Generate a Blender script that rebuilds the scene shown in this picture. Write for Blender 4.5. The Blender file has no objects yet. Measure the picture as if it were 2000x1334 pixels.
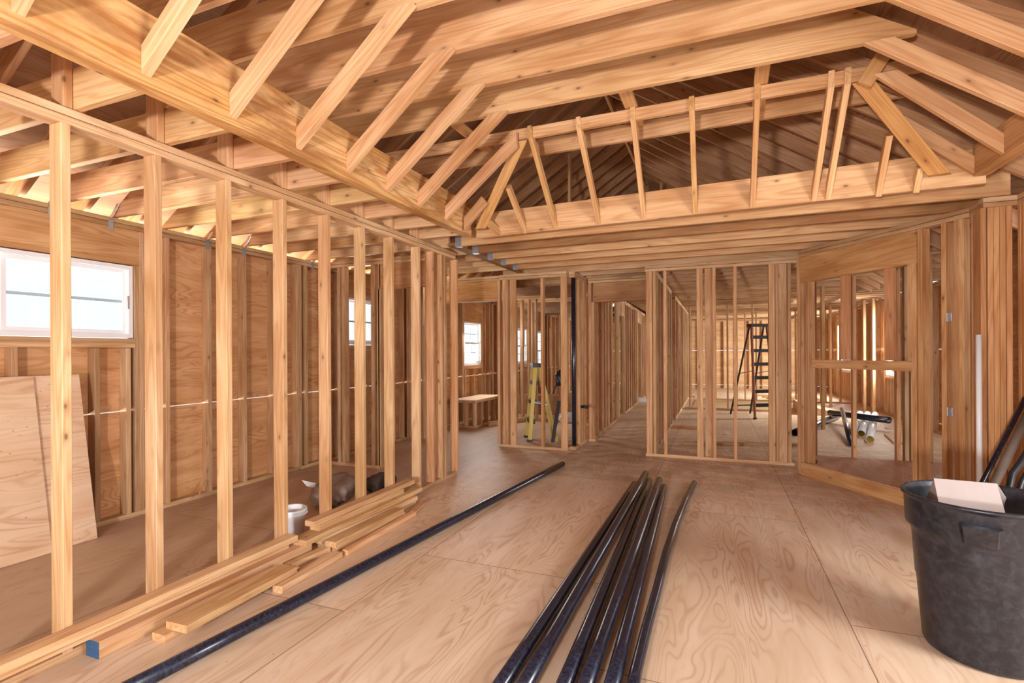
import bpy, bmesh, math, random
from mathutils import Vector, Matrix

# ------------------------------------------------------------------ camera, world, lights, exposure
sc = bpy.context.scene
col = sc.collection
TH = math.atan(0.4)
ROLL = 0.0052
CH = 1.36
RT = Vector((math.cos(TH), math.sin(TH), 0))
FW = Vector((-math.sin(TH), math.cos(TH), 0))
UP = Vector((0, 0, 1))
RR = RT * math.cos(ROLL) - UP * math.sin(ROLL)
UR = UP * math.cos(ROLL) + RT * math.sin(ROLL)
cam_data = bpy.data.cameras.new('camera')
cam = bpy.data.objects.new('camera', cam_data)
col.objects.link(cam)
m = Matrix((RR, UR, -FW)).transposed().to_4x4()
m.translation = Vector((0, 0, CH))
cam.matrix_world = m
cam_data.sensor_width = 36
cam_data.lens = 18.0
cam_data.shift_y = 0.01
cam_data.clip_start = 0.05
cam_data.clip_end = 300
sc.camera = cam

world = bpy.data.worlds.new('world')
sc.world = world
world.use_nodes = True
bg = world.node_tree.nodes['Background']
bg.inputs['Color'].default_value = (0.96, 0.98, 1.0, 1)
bg.inputs['Strength'].default_value = 1.05


def area(name, loc, target, sx, sy, power, color=(1, 1, 1)):
    l = bpy.data.lights.new(name, 'AREA')
    l.shape = 'RECTANGLE'
    l.size, l.size_y = sx, sy
    l.energy = power
    l.color = color
    o = bpy.data.objects.new(name, l)
    col.objects.link(o)
    o.location = loc
    o.rotation_euler = (Vector(target) - Vector(loc)).to_track_quat('-Z', 'Y').to_euler()
    return o


# daylight through the open end behind the camera, the open bay on the right, and the windows, plus a flash and added fill lamps
area('daylight_open_end', (-1.5, -2.0, 1.5), (-0.3, 4.0, 1.9), 2.6, 1.6, 34, (1.0, 0.975, 0.965))
area('daylight_open_bay', (3.2, 1.3, 1.5), (-1.5, 2.9, 1.0), 1.3, 1.3, 135, (1.0, 0.975, 0.965))
area('camera_flash', (-0.7, -2.0, 1.15), (0.1, 3.6, 2.5), 0.25, 0.25, 200, (1.0, 0.955, 0.95))  # small lamp added behind the camera, stands in for a flash
area('daylight_tall_window', (3.62, 12.55, 1.5), (1.0, 12.3, 0.9), 1.0, 1.2, 250, (1.0, 0.97, 0.93))
area('fill_far_room', (2.9, 8.6, 2.0), (0.6, 9.6, 0.0), 1.4, 0.9, 20, (1.0, 0.97, 0.93))  # added fill lamp inside the room, away from any window
area('fill_eaves', (-6.0, 4.5, 0.6), (-4.7, 4.5, 2.6), 11.0, 0.8, 1700, (1.0, 0.90, 0.76))  # added warm lamp outside, aimed up to make the eaves glow
area('daylight_wide_window', (3.62, 16.75, 1.5), (0.8, 17.3, 1.0), 1.7, 1.2, 360, (1.0, 0.97, 0.93))
area('daylight_side_rooms', (-4.4, 9.2, 1.6), (-2.5, 8.4, 0.5), 0.8, 0.8, 25, (1.0, 0.97, 0.93))

sc.view_settings.view_transform = 'Standard'
sc.view_settings.look = 'None'
sc.view_settings.gamma = 1
sc.view_settings.use_curve_mapping = False
sc.view_settings.exposure = 0.16
sc.cycles.use_denoising = True
sc.cycles.max_bounces = 10
sc.cycles.diffuse_bounces = 6
sc.cycles.sample_clamp_indirect = 6.0

rnd = random.Random(7)


def ray(x, y):
    return FW + RR * ((x - 1000) / 1000.0) + UR * ((687 - y) / 1000.0)


def at(x, y, X=None, Y=None, z=None, D=None):
    """Point of the place seen at pixel x, y of the 2000 px photograph on a given plane."""
    d = ray(x, y)
    t = D if D is not None else ((z - CH) / d.z if z is not None else (X / d.x if X is not None else Y / d.y))
    return Vector((0, 0, CH)) + d * t


def along(px, P, Q):
    """Distance from P along the wall line P-Q at which the vertical through column px meets it."""
    d = ray(px, 687)
    e = (Vector(Q) - Vector(P)).normalized()
    # solve a*d.xy = P + t*e
    det = d.x * (-e.y) + d.y * e.x
    a = (P[0] * (-e.y) + P[1] * e.x) / det
    hit = Vector((d.x * a, d.y * a))
    return (hit - Vector((P[0], P[1]))).dot(e)


# ------------------------------------------------------------------ materials
class NT:
    def __init__(s, name):
        s.m = bpy.data.materials.new(name)
        s.m.use_nodes = True
        s.t = s.m.node_tree
        s.b = s.t.nodes['Principled BSDF']

    def n(s, typ, **kw):
        nd = s.t.nodes.new(typ)
        for k, v in kw.items():
            setattr(nd, k, v)
        return nd

    def link(s, a, b):
        s.t.links.new(a, b)

    def math(s, op, a, b=None, c=None):
        nd = s.n('ShaderNodeMath', operation=op)
        for i, v in enumerate((a, b, c)):
            if v is None:
                continue
            if hasattr(v, 'links'):
                s.link(v, nd.inputs[i])
            else:
                nd.inputs[i].default_value = v
        return nd.outputs[0]

    def vmath(s, op, a, b):
        nd = s.n('ShaderNodeVectorMath', operation=op)
        for i, v in enumerate((a, b)):
            if hasattr(v, 'links'):
                s.link(v, nd.inputs[i])
            else:
                nd.inputs[i].default_value = v
        return nd.outputs[0]

    def noise(s, vec, scale, detail=2.0, rough=0.5, dist=0.0):
        nd = s.n('ShaderNodeTexNoise')
        nd.inputs['Scale'].default_value = scale
        nd.inputs['Detail'].default_value = detail
        nd.inputs['Roughness'].default_value = rough
        nd.inputs['Distortion'].default_value = dist
        s.link(vec, nd.inputs['Vector'])
        return nd.outputs['Fac']

    def ramp(s, fac, stops):
        nd = s.n('ShaderNodeValToRGB')
        e = nd.color_ramp.elements
        while len(e) > 1:
            e.remove(e[-1])
        e[0].position, e[0].color = stops[0][0], stops[0][1]
        for p, c in stops[1:]:
            x = e.new(p)
            x.color = c
        s.link(fac, nd.inputs[0])
        return nd.outputs[0]

    def mix(s, fac, a, b, mode='MIX'):
        nd = s.n('ShaderNodeMix', data_type='RGBA', blend_type=mode)
        for i, v in ((0, fac), (6, a), (7, b)):
            if hasattr(v, 'links'):
                s.link(v, nd.inputs[i])
            else:
                nd.inputs[i].default_value = v
        return nd.outputs[2]


def g(v):
    return (v, v, v, 1)


def lumber_mat(name, light, dark, knot=(0.13, 0.045, 0.016, 1), stain=0.0, grain=0.5):
    t = NT(name)
    tc = t.n('ShaderNodeTexCoord')
    oi = t.n('ShaderNodeObjectInfo')
    cb = t.n('ShaderNodeCombineXYZ')
    for i, k in enumerate((37.0, 91.0, 53.0)):
        t.link(t.math('MULTIPLY', oi.outputs['Random'], k), cb.inputs[i])
    v = t.vmath('ADD', tc.outputs['Object'], cb.outputs[0])
    vg = t.vmath('MULTIPLY', v, (0.9, 13.0, 13.0))
    broad = t.noise(t.vmath('MULTIPLY', v, (0.8, 3.5, 3.5)), 1.6, 2)
    # flat-sawn growth rings: bands of a stretched noise
    rings = t.noise(vg, 0.75, 1.5, 0.45)
    band = t.math('SINE', t.math('MULTIPLY', rings, 62.0))
    band = t.math('MULTIPLY_ADD', band, 0.5, 0.5)
    fine = t.ramp(t.noise(t.vmath('MULTIPLY', v, (2.2, 75.0, 75.0)), 1.5, 3, 0.6), [(0.36, g(0)), (0.66, g(1))])
    c = t.mix(t.ramp(broad, [(0.3, g(0)), (0.7, g(1))]), light, dark)
    c = t.mix(t.math('MULTIPLY', t.math('POWER', band, 2.0), grain), c, t.mix(1.0, c, (0.74, 0.56, 0.42, 1), 'MULTIPLY'))
    c = t.mix(t.math('MULTIPLY', fine, 0.38), c, t.mix(1.0, c, (0.70, 0.58, 0.48, 1), 'MULTIPLY'))
    # knots
    vo = t.n('ShaderNodeTexVoronoi')
    t.link(t.vmath('MULTIPLY', v, (4.6, 10.0, 10.0)), vo.inputs['Vector'])
    vo.inputs['Scale'].default_value = 1.0
    sep = t.n('ShaderNodeSeparateColor')
    t.link(vo.outputs['Color'], sep.inputs[0])
    rare = t.math('GREATER_THAN', sep.outputs[0], 0.30)
    kn = t.ramp(vo.outputs['Distance'], [(0.0, g(1)), (0.055, g(0.9)), (0.085, g(0.35)), (0.16, g(0.12)), (0.24, g(0))])
    c = t.mix(t.math('MULTIPLY', t.math('MULTIPLY', kn, rare), 0.85), c, knot)
    if stain:
        st = t.noise(t.vmath('MULTIPLY', v, (1.1, 4, 4)), 1.7, 5, 0.65)
        st = t.ramp(st, [(0.46, g(0)), (0.62, g(1))])
        c = t.mix(t.math('MULTIPLY', st, stain), c, (0.26, 0.10, 0.03, 1))
    c = t.mix(1.0, c, oi.outputs['Color'], 'MULTIPLY')
    t.link(c, t.b.inputs['Base Color'])
    t.b.inputs['Roughness'].default_value = 0.62
    t.b.inputs['Specular IOR Level'].default_value = 0.35
    bp = t.n('ShaderNodeBump')
    bp.inputs['Strength'].default_value = 0.12
    bp.inputs['Distance'].default_value = 0.004
    t.link(fine, bp.inputs['Height'])
    t.link(bp.outputs[0], t.b.inputs['Normal'])
    return t.m


def ply_mat(name, light, dark, axis=0, scale=1.0, floor=False, line=0.42, knots=True):
    """Rotary-cut veneer: contour lines of a stretched noise; axis = grain direction."""
    t = NT(name)
    tc = t.n('ShaderNodeTexCoord')
    oi = t.n('ShaderNodeObjectInfo')
    v = tc.outputs['Object']
    if not floor:
        cb = t.n('ShaderNodeCombineXYZ')
        for i, k in enumerate((23.0, 71.0, 41.0)):
            t.link(t.math('MULTIPLY', oi.outputs['Random'], k), cb.inputs[i])
        v = t.vmath('ADD', v, cb.outputs[0])
    if floor:
        # every sheet of the subfloor has its own veneer
        sx = t.n('ShaderNodeSeparateXYZ')
        t.link(v, sx.inputs[0])
        colx = t.math('DIVIDE', t.math('ADD', sx.outputs[0], -0.607), 1.2192)
        ci = t.math('FLOOR', colx)
        odd = t.math('MODULO', t.math('ABSOLUTE', ci), 2.0)
        yy = t.math('DIVIDE', t.math('ADD', sx.outputs[1], t.math('MULTIPLY_ADD', odd, -1.64, -0.53)), 2.4384)
        ri = t.math('FLOOR', yy)
        fx = t.math('SUBTRACT', colx, ci)
        fy = t.math('SUBTRACT', yy, ri)
        ex = t.math('MULTIPLY', t.math('MINIMUM', fx, t.math('SUBTRACT', 1.0, fx)), 1.2192)
        ey = t.math('MULTIPLY', t.math('MINIMUM', fy, t.math('SUBTRACT', 1.0, fy)), 2.4384)
        cb2 = t.n('ShaderNodeCombineXYZ')
        t.link(ci, cb2.inputs[0])
        t.link(ri, cb2.inputs[1])
        wn = t.n('ShaderNodeTexWhiteNoise')
        t.link(cb2.outputs[0], wn.inputs[0])
        v = t.vmath('ADD', v, t.vmath('MULTIPLY', wn.outputs['Color'], (31.0, 57.0, 0.0)))
    st = [8.5 * scale, 8.5 * scale, 8.5 * scale]
    st[axis] = 1.5 * scale
    vs = t.vmath('MULTIPLY', v, tuple(st))
    h = t.noise(vs, 0.62, 2.2, 0.42, 0.5)
    s1 = t.math('SINE', t.math('MULTIPLY', h, 95.0))
    ln = t.math('POWER', t.math('MULTIPLY_ADD', s1, 0.5, 0.5), 3.5)
    mask = t.ramp(t.noise(vs, 0.5, 2, 0.5), [(0.36, g(0.15)), (0.62, g(1))])
    ln = t.math('MULTIPLY', ln, mask)
    bm = t.noise(vs, 0.9, 3, 0.55)
    c = t.mix(t.ramp(bm, [(0.34, g(0)), (0.66, g(1))]), light, dark)
    st2 = [70.0] * 3
    st2[axis] = 3.0
    fine = t.noise(t.vmath('MULTIPLY', v, tuple(st2)), 1.2, 2)
    c = t.mix(t.math('MULTIPLY', ln, line), c, t.mix(1.0, c, (0.62, 0.40, 0.26, 1), 'MULTIPLY'))
    c = t.mix(t.math('MULTIPLY', fine, 0.20), c, t.mix(1.0, c, (0.68, 0.58, 0.48, 1), 'MULTIPLY'))
    if knots:
        vo = t.n('ShaderNodeTexVoronoi')
        sk = [4.2 * scale] * 3
        sk[axis] = 2.6 * scale
        t.link(t.vmath('MULTIPLY', v, tuple(sk)), vo.inputs['Vector'])
        sep = t.n('ShaderNodeSeparateColor')
        t.link(vo.outputs['Color'], sep.inputs[0])
        rare = t.math('GREATER_THAN', sep.outputs[0], 0.66 if not floor else 0.9)
        kn = t.ramp(vo.outputs['Distance'], [(0.0, g(0.9)), (0.035, g(0.55)), (0.06, g(0.85)), (0.085, g(0.2)), (0.17, g(0))])
        c = t.mix(t.math('MULTIPLY', t.math('MULTIPLY', kn, rare), 0.6), c, (0.16, 0.05, 0.02, 1))
    if floor:
        wv = t.n('ShaderNodeMix', data_type='RGBA')
        tone = t.math('MULTIPLY_ADD', wn.outputs['Value'], 0.16, 0.90)
        tr = t.n('ShaderNodeCombineColor')
        for i in range(3):
            t.link(tone, tr.inputs[i])
        c = t.mix(1.0, c, tr.outputs[0], 'MULTIPLY')
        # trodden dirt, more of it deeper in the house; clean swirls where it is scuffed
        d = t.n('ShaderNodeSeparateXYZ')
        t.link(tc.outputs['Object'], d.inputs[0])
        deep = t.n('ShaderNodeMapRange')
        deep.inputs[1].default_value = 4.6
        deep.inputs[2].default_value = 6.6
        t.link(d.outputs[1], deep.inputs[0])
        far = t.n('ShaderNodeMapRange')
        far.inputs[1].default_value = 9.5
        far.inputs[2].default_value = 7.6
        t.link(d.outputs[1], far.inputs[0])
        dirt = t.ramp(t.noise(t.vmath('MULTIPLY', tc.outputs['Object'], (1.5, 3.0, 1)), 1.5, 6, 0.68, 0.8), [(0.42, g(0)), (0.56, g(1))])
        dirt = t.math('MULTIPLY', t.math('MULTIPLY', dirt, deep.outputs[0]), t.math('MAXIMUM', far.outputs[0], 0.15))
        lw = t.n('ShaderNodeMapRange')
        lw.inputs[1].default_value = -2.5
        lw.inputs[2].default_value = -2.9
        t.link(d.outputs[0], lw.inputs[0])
        left_tone = t.math('MULTIPLY', lw.outputs[0], 0.55)  # even darker floor tone past the open stud wall
        c = t.mix(t.math('MAXIMUM', t.math('MULTIPLY', dirt, 0.55), left_tone), c, (0.33, 0.20, 0.12, 1))
        seam = t.math('LESS_THAN', t.math('MINIMUM', ex, ey), 0.0028)
        c = t.mix(t.math('MULTIPLY', seam, 0.75), c, (0.16, 0.08, 0.03, 1))
        # nail heads along the sheet edges
        nv = t.n('ShaderNodeTexVoronoi')
        nv.inputs['Scale'].default_value = 5.0
        t.link(tc.outputs['Object'], nv.inputs['Vector'])
        nd = t.math('MULTIPLY', t.math('LESS_THAN', nv.outputs['Distance'], 0.022), 0.6)
        c = t.mix(nd, c, (0.12, 0.07, 0.05, 1))
    c = t.mix(1.0, c, oi.outputs['Color'], 'MULTIPLY')
    t.link(c, t.b.inputs['Base Color'])
    t.b.inputs['Roughness'].default_value = 0.5 if floor else 0.65
    t.b.inputs['Specular IOR Level'].default_value = 0.35
    return t.m


def plain(name, c, rough=0.5, metal=0.0, spec=0.5, var=0.0, vscale=20, c2=None, coat=0.0):
    t = NT(name)
    if var:
        tc = t.n('ShaderNodeTexCoord')
        f = t.ramp(t.noise(tc.outputs['Object'], vscale, 5, 0.7, 0.6), [(0.42, g(0)), (0.70, g(1))])
        cc = t.mix(t.math('MULTIPLY', f, var), (*c, 1), (*(c2 or (0.4, 0.36, 0.33)), 1))
        t.link(cc, t.b.inputs['Base Color'])
    else:
        t.b.inputs['Base Color'].default_value = (*c, 1)
    t.b.inputs['Roughness'].default_value = rough
    t.b.inputs['Metallic'].default_value = metal
    t.b.inputs['Specular IOR Level'].default_value = spec
    t.b.inputs['Coat Weight'].default_value = coat
    return t.m


M = {}
M['lumber'] = lumber_mat('framing_lumber', (0.73, 0.515, 0.315, 1), (0.50, 0.29, 0.135, 1))
M['glulam'] = lumber_mat('stained_beam_wood', (0.80, 0.56, 0.30, 1), (0.60, 0.33, 0.10, 1), stain=0.65, grain=0.9)
M['stained'] = lumber_mat('dark_stained_wood', (0.42, 0.24, 0.11, 1), (0.16, 0.08, 0.035, 1), stain=0.6)
M['floor'] = ply_mat('subfloor_plywood', (0.82, 0.64, 0.475, 1), (0.74, 0.53, 0.355, 1), axis=1, floor=True, line=0.5)
M['sheath'] = ply_mat('wall_sheathing_plywood', (0.70, 0.395, 0.19, 1), (0.54, 0.265, 0.105, 1), axis=1, line=0.6)
M['sheath_x'] = ply_mat('wall_sheathing_plywood_across', (0.76, 0.50, 0.27, 1), (0.62, 0.36, 0.17, 1), axis=0, line=0.5)
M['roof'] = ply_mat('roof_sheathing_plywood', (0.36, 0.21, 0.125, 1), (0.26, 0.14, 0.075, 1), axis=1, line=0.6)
M['ply'] = ply_mat('loose_plywood', (0.80, 0.59, 0.41, 1), (0.70, 0.46, 0.28, 1), axis=1, line=0.5)
M['osb'] = plain('oriented_strand_board', (0.66, 0.46, 0.24), 0.7, var=0.8, vscale=28, c2=(0.40, 0.24, 0.10))
M['abs'] = plain('black_pipe_plastic', (0.006, 0.007, 0.014), 0.24, spec=0.65, var=0.5, vscale=60, c2=(0.05, 0.06, 0.12))
M['abs_dark'] = plain('black_plastic_clean', (0.012, 0.013, 0.016), 0.4)
M['grey_pipe'] = plain('weathered_grey_pipe', (0.16, 0.12, 0.095), 0.55, var=0.4, vscale=15, c2=(0.26, 0.21, 0.17))
M['pvc'] = plain('white_pvc', (0.80, 0.81, 0.82), 0.35)
M['pvc_in'] = plain('yellowed_pvc_bore', (0.62, 0.45, 0.08), 0.6)
M['vinyl'] = plain('white_vinyl', (0.82, 0.83, 0.86), 0.35)
M['muntin'] = plain('grey_blue_muntin', (0.42, 0.58, 0.66), 0.5)
M['bin'] = plain('scuffed_black_plastic', (0.009, 0.009, 0.013), 0.34, spec=0.55, var=0.55, vscale=24, c2=(0.055, 0.05, 0.068))
M['card'] = plain('dusty_cardboard', (0.44, 0.36, 0.33), 0.8, var=0.35, vscale=6, c2=(0.34, 0.28, 0.25))
M['cardw'] = plain('white_cardboard', (0.83, 0.83, 0.84), 0.7)
M['steel'] = plain('galvanised_steel', (0.50, 0.55, 0.62), 0.35, metal=0.7, var=0.5, vscale=40, c2=(0.25, 0.3, 0.36))
M['blue'] = plain('blue_end_paint', (0.015, 0.085, 0.20), 0.6, var=0.4, vscale=30, c2=(0.10, 0.12, 0.16))
M['yellow'] = plain('yellow_fibreglass', (0.62, 0.46, 0.10), 0.5)
M['brownf'] = plain('brown_fibreglass', (0.34, 0.13, 0.07), 0.5)
M['blackm'] = plain('black_painted_metal', (0.015, 0.014, 0.015), 0.4)
M['sack'] = plain('torn_paper_sack', (0.30, 0.22, 0.17), 0.85, var=0.6, vscale=14, c2=(0.13, 0.09, 0.07))
M['plastic_film'] = plain('crumpled_clear_film', (0.62, 0.63, 0.65), 0.25)
M['dark'] = plain('dark_brown_scrap', (0.05, 0.03, 0.02), 0.8)  # even dark brown of the torn scrap
M['ground'] = plain('outdoor_ground', (0.80, 0.77, 0.72), 0.9)


def glass_mat():
    t = NT('window_glass')
    tr = t.n('ShaderNodeBsdfTransparent')
    tr.inputs[0].default_value = (0.97, 0.99, 1, 1)
    gl = t.n('ShaderNodeBsdfGlossy')
    gl.inputs['Roughness'].default_value = 0.03
    mx = t.n('ShaderNodeMixShader')
    mx.inputs[0].default_value = 0.05
    t.link(tr.outputs[0], mx.inputs[1])
    t.link(gl.outputs[0], mx.inputs[2])
    t.link(mx.outputs[0], t.t.nodes['Material Output'].inputs[0])
    return t.m


M['glass'] = glass_mat()

TINTS = [(1, 1, 1), (1.06, 1.04, 1.02), (1.0, 0.93, 0.90), (1.02, 1.04, 0.94), (0.93, 0.86, 0.80), (1.0, 0.90, 0.84), (0.88, 0.84, 0.80), (1.08, 1.08, 1.08)]


def tint():
    a = rnd.choice(TINTS)
    k = rnd.uniform(0.92, 1.06)
    return (a[0] * k, a[1] * k, a[2] * k, 1)


# ------------------------------------------------------------------ object helpers
def props(o, label=None, cat=None, group=None, kind=None):
    if label:
        o['label'] = label
    if cat:
        o['category'] = cat
    if group:
        o['group'] = group
    if kind:
        o['kind'] = kind
    return o


def thing(name, label, cat, loc=(0, 0, 0), group=None, kind='thing'):
    o = bpy.data.objects.new(name, None)
    col.objects.link(o)
    o.location = loc
    o.empty_display_size = 0.2
    return props(o, label, cat, group, kind)


def put(o, parent):
    """Parent o while keeping its world placement (parents are unrotated Empties or identity-placed parts)."""
    if parent is not None:
        w = o.matrix_basis.copy()
        o.parent = parent
        pw = Matrix.Identity(4)
        p = parent
        chain = []
        while p is not None:
            chain.append(p.matrix_basis.copy())
            p = p.parent
        for x in reversed(chain):
            pw = pw @ x
        o.matrix_basis = pw.inverted() @ w
    return o


def mesh_obj(name, verts, faces, mat, parent=None, mw=None, smooth=False, mats=None, midx=None):
    me = bpy.data.meshes.new(name)
    me.from_pydata([tuple(v) for v in verts], [], faces)
    for x in (mats or [mat]):
        me.materials.append(M[x])
    if midx:
        me.polygons.foreach_set('material_index', midx)
    if smooth:
        me.polygons.foreach_set('use_smooth', [True] * len(me.polygons))
    me.update()
    o = bpy.data.objects.new(name, me)
    col.objects.link(o)
    if mw is not None:
        o.matrix_basis = mw
    return put(o, parent)


def board(name, p0, p1, w=0.038, d=0.089, up=(0, 0, 1), mat='lumber', parent=None, n0=None, n1=None, tn=None, ch=0.003,
          label=None, cat=None, group=None, kind=None):
    """A straight stick of lumber from p0 to p1 (centre line); d is its size along `up`, w across. n0/n1: cut plane normals."""
    p0, p1 = Vector(p0), Vector(p1)
    ax = (p1 - p0)
    L = ax.length
    ax.normalize()
    up = Vector(up)
    zz = (up - ax * up.dot(ax)).normalized()
    yy = zz.cross(ax)
    mw = Matrix((ax, yy, zz)).transposed().to_4x4()
    mw.translation = (p0 + p1) / 2
    a, b = w / 2, d / 2
    c = min(ch, a * 0.4)
    prof = [(-a + c, -b), (a - c, -b), (a, -b + c), (a, b - c), (a - c, b), (-a + c, b), (-a, b - c), (-a, -b + c)]
    inv = mw.to_3x3().transposed()
    vs = []
    for s, n in ((-L / 2, n0), (L / 2, n1)):
        nl = inv @ Vector(n) if n is not None else None
        for (y, z) in prof:
            x = 0.0
            if nl is not None and abs(nl.x) > 1e-4:
                x = -(nl.y * y + nl.z * z) / nl.x
            vs.append((s + x, y, z))
    fs = [tuple(range(7, -1, -1)), tuple(range(8, 16))]
    for i in range(8):
        j = (i + 1) % 8
        fs.append((i, j, j + 8, i + 8))
    o = mesh_obj(name, vs, fs, mat, parent, mw)
    o.color = tn or tint()
    if label or cat or kind:
        props(o, label, cat, group, kind or 'thing')
    return o


def box(name, lo, hi, mat, parent=None, rot=0.0, ch=0.0, tn=(1, 1, 1, 1), **kw):
    lo, hi = Vector(lo), Vector(hi)
    c = (lo + hi) / 2
    h = (hi - lo) / 2
    vs = [(sx * h.x, sy * h.y, sz * h.z) for sx in (-1, 1) for sy in (-1, 1) for sz in (-1, 1)]
    fs = [(0, 1, 3, 2), (4, 6, 7, 5), (0, 4, 5, 1), (2, 3, 7, 6), (0, 2, 6, 4), (1, 5, 7, 3)]
    mw = Matrix.Translation(c) @ Matrix.Rotation(rot, 4, 'Z')
    o = mesh_obj(name, vs, fs, mat, parent, mw)
    o.color = tn
    if ch:
        bv = o.modifiers.new('edge', 'BEVEL')
        bv.width = ch
        bv.segments = 2
    if kw:
        props(o, **kw)
    return o


def multi(name, boxes, mat, parent=None, origin=(0, 0, 0), **kw):
    """Several boxes (lo, hi) that are one continuous part (a sheathed wall around its windows, a window frame)."""
    vs, fs = [], []
    og = Vector(origin)
    for lo, hi in boxes:
        b = len(vs)
        for sx in (0, 1):
            for sy in (0, 1):
                for sz in (0, 1):
                    vs.append(Vector(((lo[0], hi[0])[sx], (lo[1], hi[1])[sy], (lo[2], hi[2])[sz])) - og)
        fs += [tuple(b + i for i in f) for f in ((0, 1, 3, 2), (4, 6, 7, 5), (0, 4, 5, 1), (2, 3, 7, 6), (0, 2, 6, 4), (1, 5, 7, 3))]
    o = mesh_obj(name, vs, fs, mat, parent, Matrix.Translation(og))
    if kw:
        props(o, **kw)
    return o


def tube(name, pts, r, mat, parent=None, wall=0.004, seg=20, inner=None, **kw):
    """Hollow pipe swept along pts, open at both ends."""
    pts = [Vector(p) for p in pts]
    og = pts[0].copy()
    pts = [p - og for p in pts]
    vs, fs, mi = [], [], []
    n = len(pts)
    prev = None
    for k, p in enumerate(pts):
        tg = (pts[min(k + 1, n - 1)] - pts[max(k - 1, 0)]).normalized()
        a = tg.cross(Vector((0, 0, 1)))
        if a.length < 0.1:
            a = tg.cross(Vector((0, 1, 0)))
        if prev is not None:
            a = prev - tg * prev.dot(tg)
        a.normalize()
        prev = a
        b = tg.cross(a)
        for rr in (r, r - wall):
            for i in range(seg):
                an = 2 * math.pi * i / seg
                vs.append(p + a * (rr * math.cos(an)) + b * (rr * math.sin(an)))
    S = 2 * seg
    for k in range(n - 1):
        for i in range(seg):
            j = (i + 1) % seg
            fs.append((k * S + i, k * S + j, (k + 1) * S + j, (k + 1) * S + i))
            mi.append(0)
            fs.append((k * S + seg + j, k * S + seg + i, (k + 1) * S + seg + i, (k + 1) * S + seg + j))
            mi.append(1)
    for k in (0, n - 1):
        for i in range(seg):
            j = (i + 1) % seg
            q = (k * S + i, k * S + seg + i, k * S + seg + j, k * S + j)
            fs.append(q if k == 0 else q[::-1])
            mi.append(0)
    o = mesh_obj(name, vs, fs, mat, parent, Matrix.Translation(og), True, [mat, inner or mat], mi)
    if kw:
        props(o, **kw)
    return o


def lathe(name, prof, mat, loc, seg=64, parent=None, warp=None, **kw):
    vs, fs = [], []
    for (r, z) in prof:
        for i in range(seg):
            an = 2 * math.pi * i / seg
            rr = r + (warp(an, z) if warp else 0)
            vs.append((rr * math.cos(an), rr * math.sin(an), z))
    for k in range(len(prof) - 1):
        for i in range(seg):
            j = (i + 1) % seg
            fs.append((k * seg + i, k * seg + j, (k + 1) * seg + j, (k + 1) * seg + i))
    o = mesh_obj(name, vs, fs, mat, parent, Matrix.Translation(Vector(loc)), True)
    if kw:
        props(o, **kw)
    return o


# ------------------------------------------------------------------ setting: floor, ground, sheathing, roof
ZP = 0.038          # sole plate
ZT = 2.385          # underside of the double top plate
ZC = 2.461          # top of the walls = underside of the ceiling joists
XL = -4.60          # inner face of the left sheathing
XR = 3.39
YB = 19.6

fl = multi('floor', [((-4.62, -1.6, -0.02), (3.42, 19.62, 0.0))], 'floor', kind='structure')
multi('ground', [((-60, -60, -0.5), (60, 60, -0.45))], 'ground', kind='structure')


def pierced(x0, x1, ya, yb, za, zb, holes):
    """Boxes of a wall in the plane X, from ya to yb and za to zb, left open at holes (y0, y1, z0, z1)."""
    out = []
    ys = sorted({ya, yb, *[v for h in holes for v in h[:2] if ya < v < yb]})
    for a, b in zip(ys, ys[1:]):
        mid = (a + b) / 2
        cur = za
        for h in sorted([h for h in holes if h[0] <= mid <= h[1] and h[3] > za and h[2] < zb], key=lambda h: h[2]):
            if h[2] > cur:
                out.append(((x0, a, cur), (x1, b, h[2])))
            cur = max(cur, h[3])
        if cur < zb:
            out.append(((x0, a, cur), (x1, b, zb)))
    return out


WL = [(1.15, 2.80, 1.485, 2.095), (5.42, 6.28, 1.46, 2.10), (8.80, 9.60, 1.10, 1.96), (11.55, 12.35, 1.05, 1.95), (13.0, 13.7, 0.82, 1.94)]
WR = [(12.10, 13.0, 0.80, 2.09), (15.9, 17.6, 0.78, 2.10)]
GAP = 0.878
wl = pierced(XL - 0.012, XL, -1.6, 19.6, 0.0, GAP, WL) + pierced(XL - 0.012, XL, -1.6, 19.6, GAP + 0.008, ZC, WL)
multi('wall_left', wl, 'sheath', origin=(XL, 0, 0), kind='structure')
wr = pierced(XR, XR + 0.012, 5.4, 19.6, 0.0, 0.14, WR) + pierced(XR, XR + 0.012, 5.4, 19.6, 0.150, 1.36, WR) + pierced(XR, XR + 0.012, 5.4, 19.6, 1.372, ZC, WR)
multi('wall_right', wr, 'sheath', origin=(XR, 0, 0), kind='structure')
# back wall with a gap between its courses of plywood
multi('wall_back', [((XL, YB, z0), (XR, YB + 0.012, z1)) for z0, z1 in ((0, 0.145), (0.160, 1.36), (1.376, ZC))], 'sheath_x', origin=(0, YB, 0), kind='structure')
# sheathing outside the stair-stepped bay on the right
multi('wall_bay', [((2.72, 4.9, z0), (2.732, 6.66, z1)) for z0, z1 in ((0, 0.16), (0.168, 1.415), (1.423, 2.7))], 'sheath', origin=(2.7, 5, 0), kind='structure')

RX, RZ, SL = -1.3, 4.68, 0.66      # ridge position, height, slope


def roof_z(x):
    return RZ - SL * abs(x - RX)


def quad_slab(name, a, b, c, d, th, mat, **kw):
    a, b, c, d = map(Vector, (a, b, c, d))
    n = (b - a).cross(d - a).normalized() * th
    vs = [a, b, c, d, a + n, b + n, c + n, d + n]
    fs = [(3, 2, 1, 0), (4, 5, 6, 7), (0, 1, 5, 4), (1, 2, 6, 5), (2, 3, 7, 6), (3, 0, 4, 7)]
    o = mesh_obj(name, vs, fs, mat)
    props(o, **kw)
    return o


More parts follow.
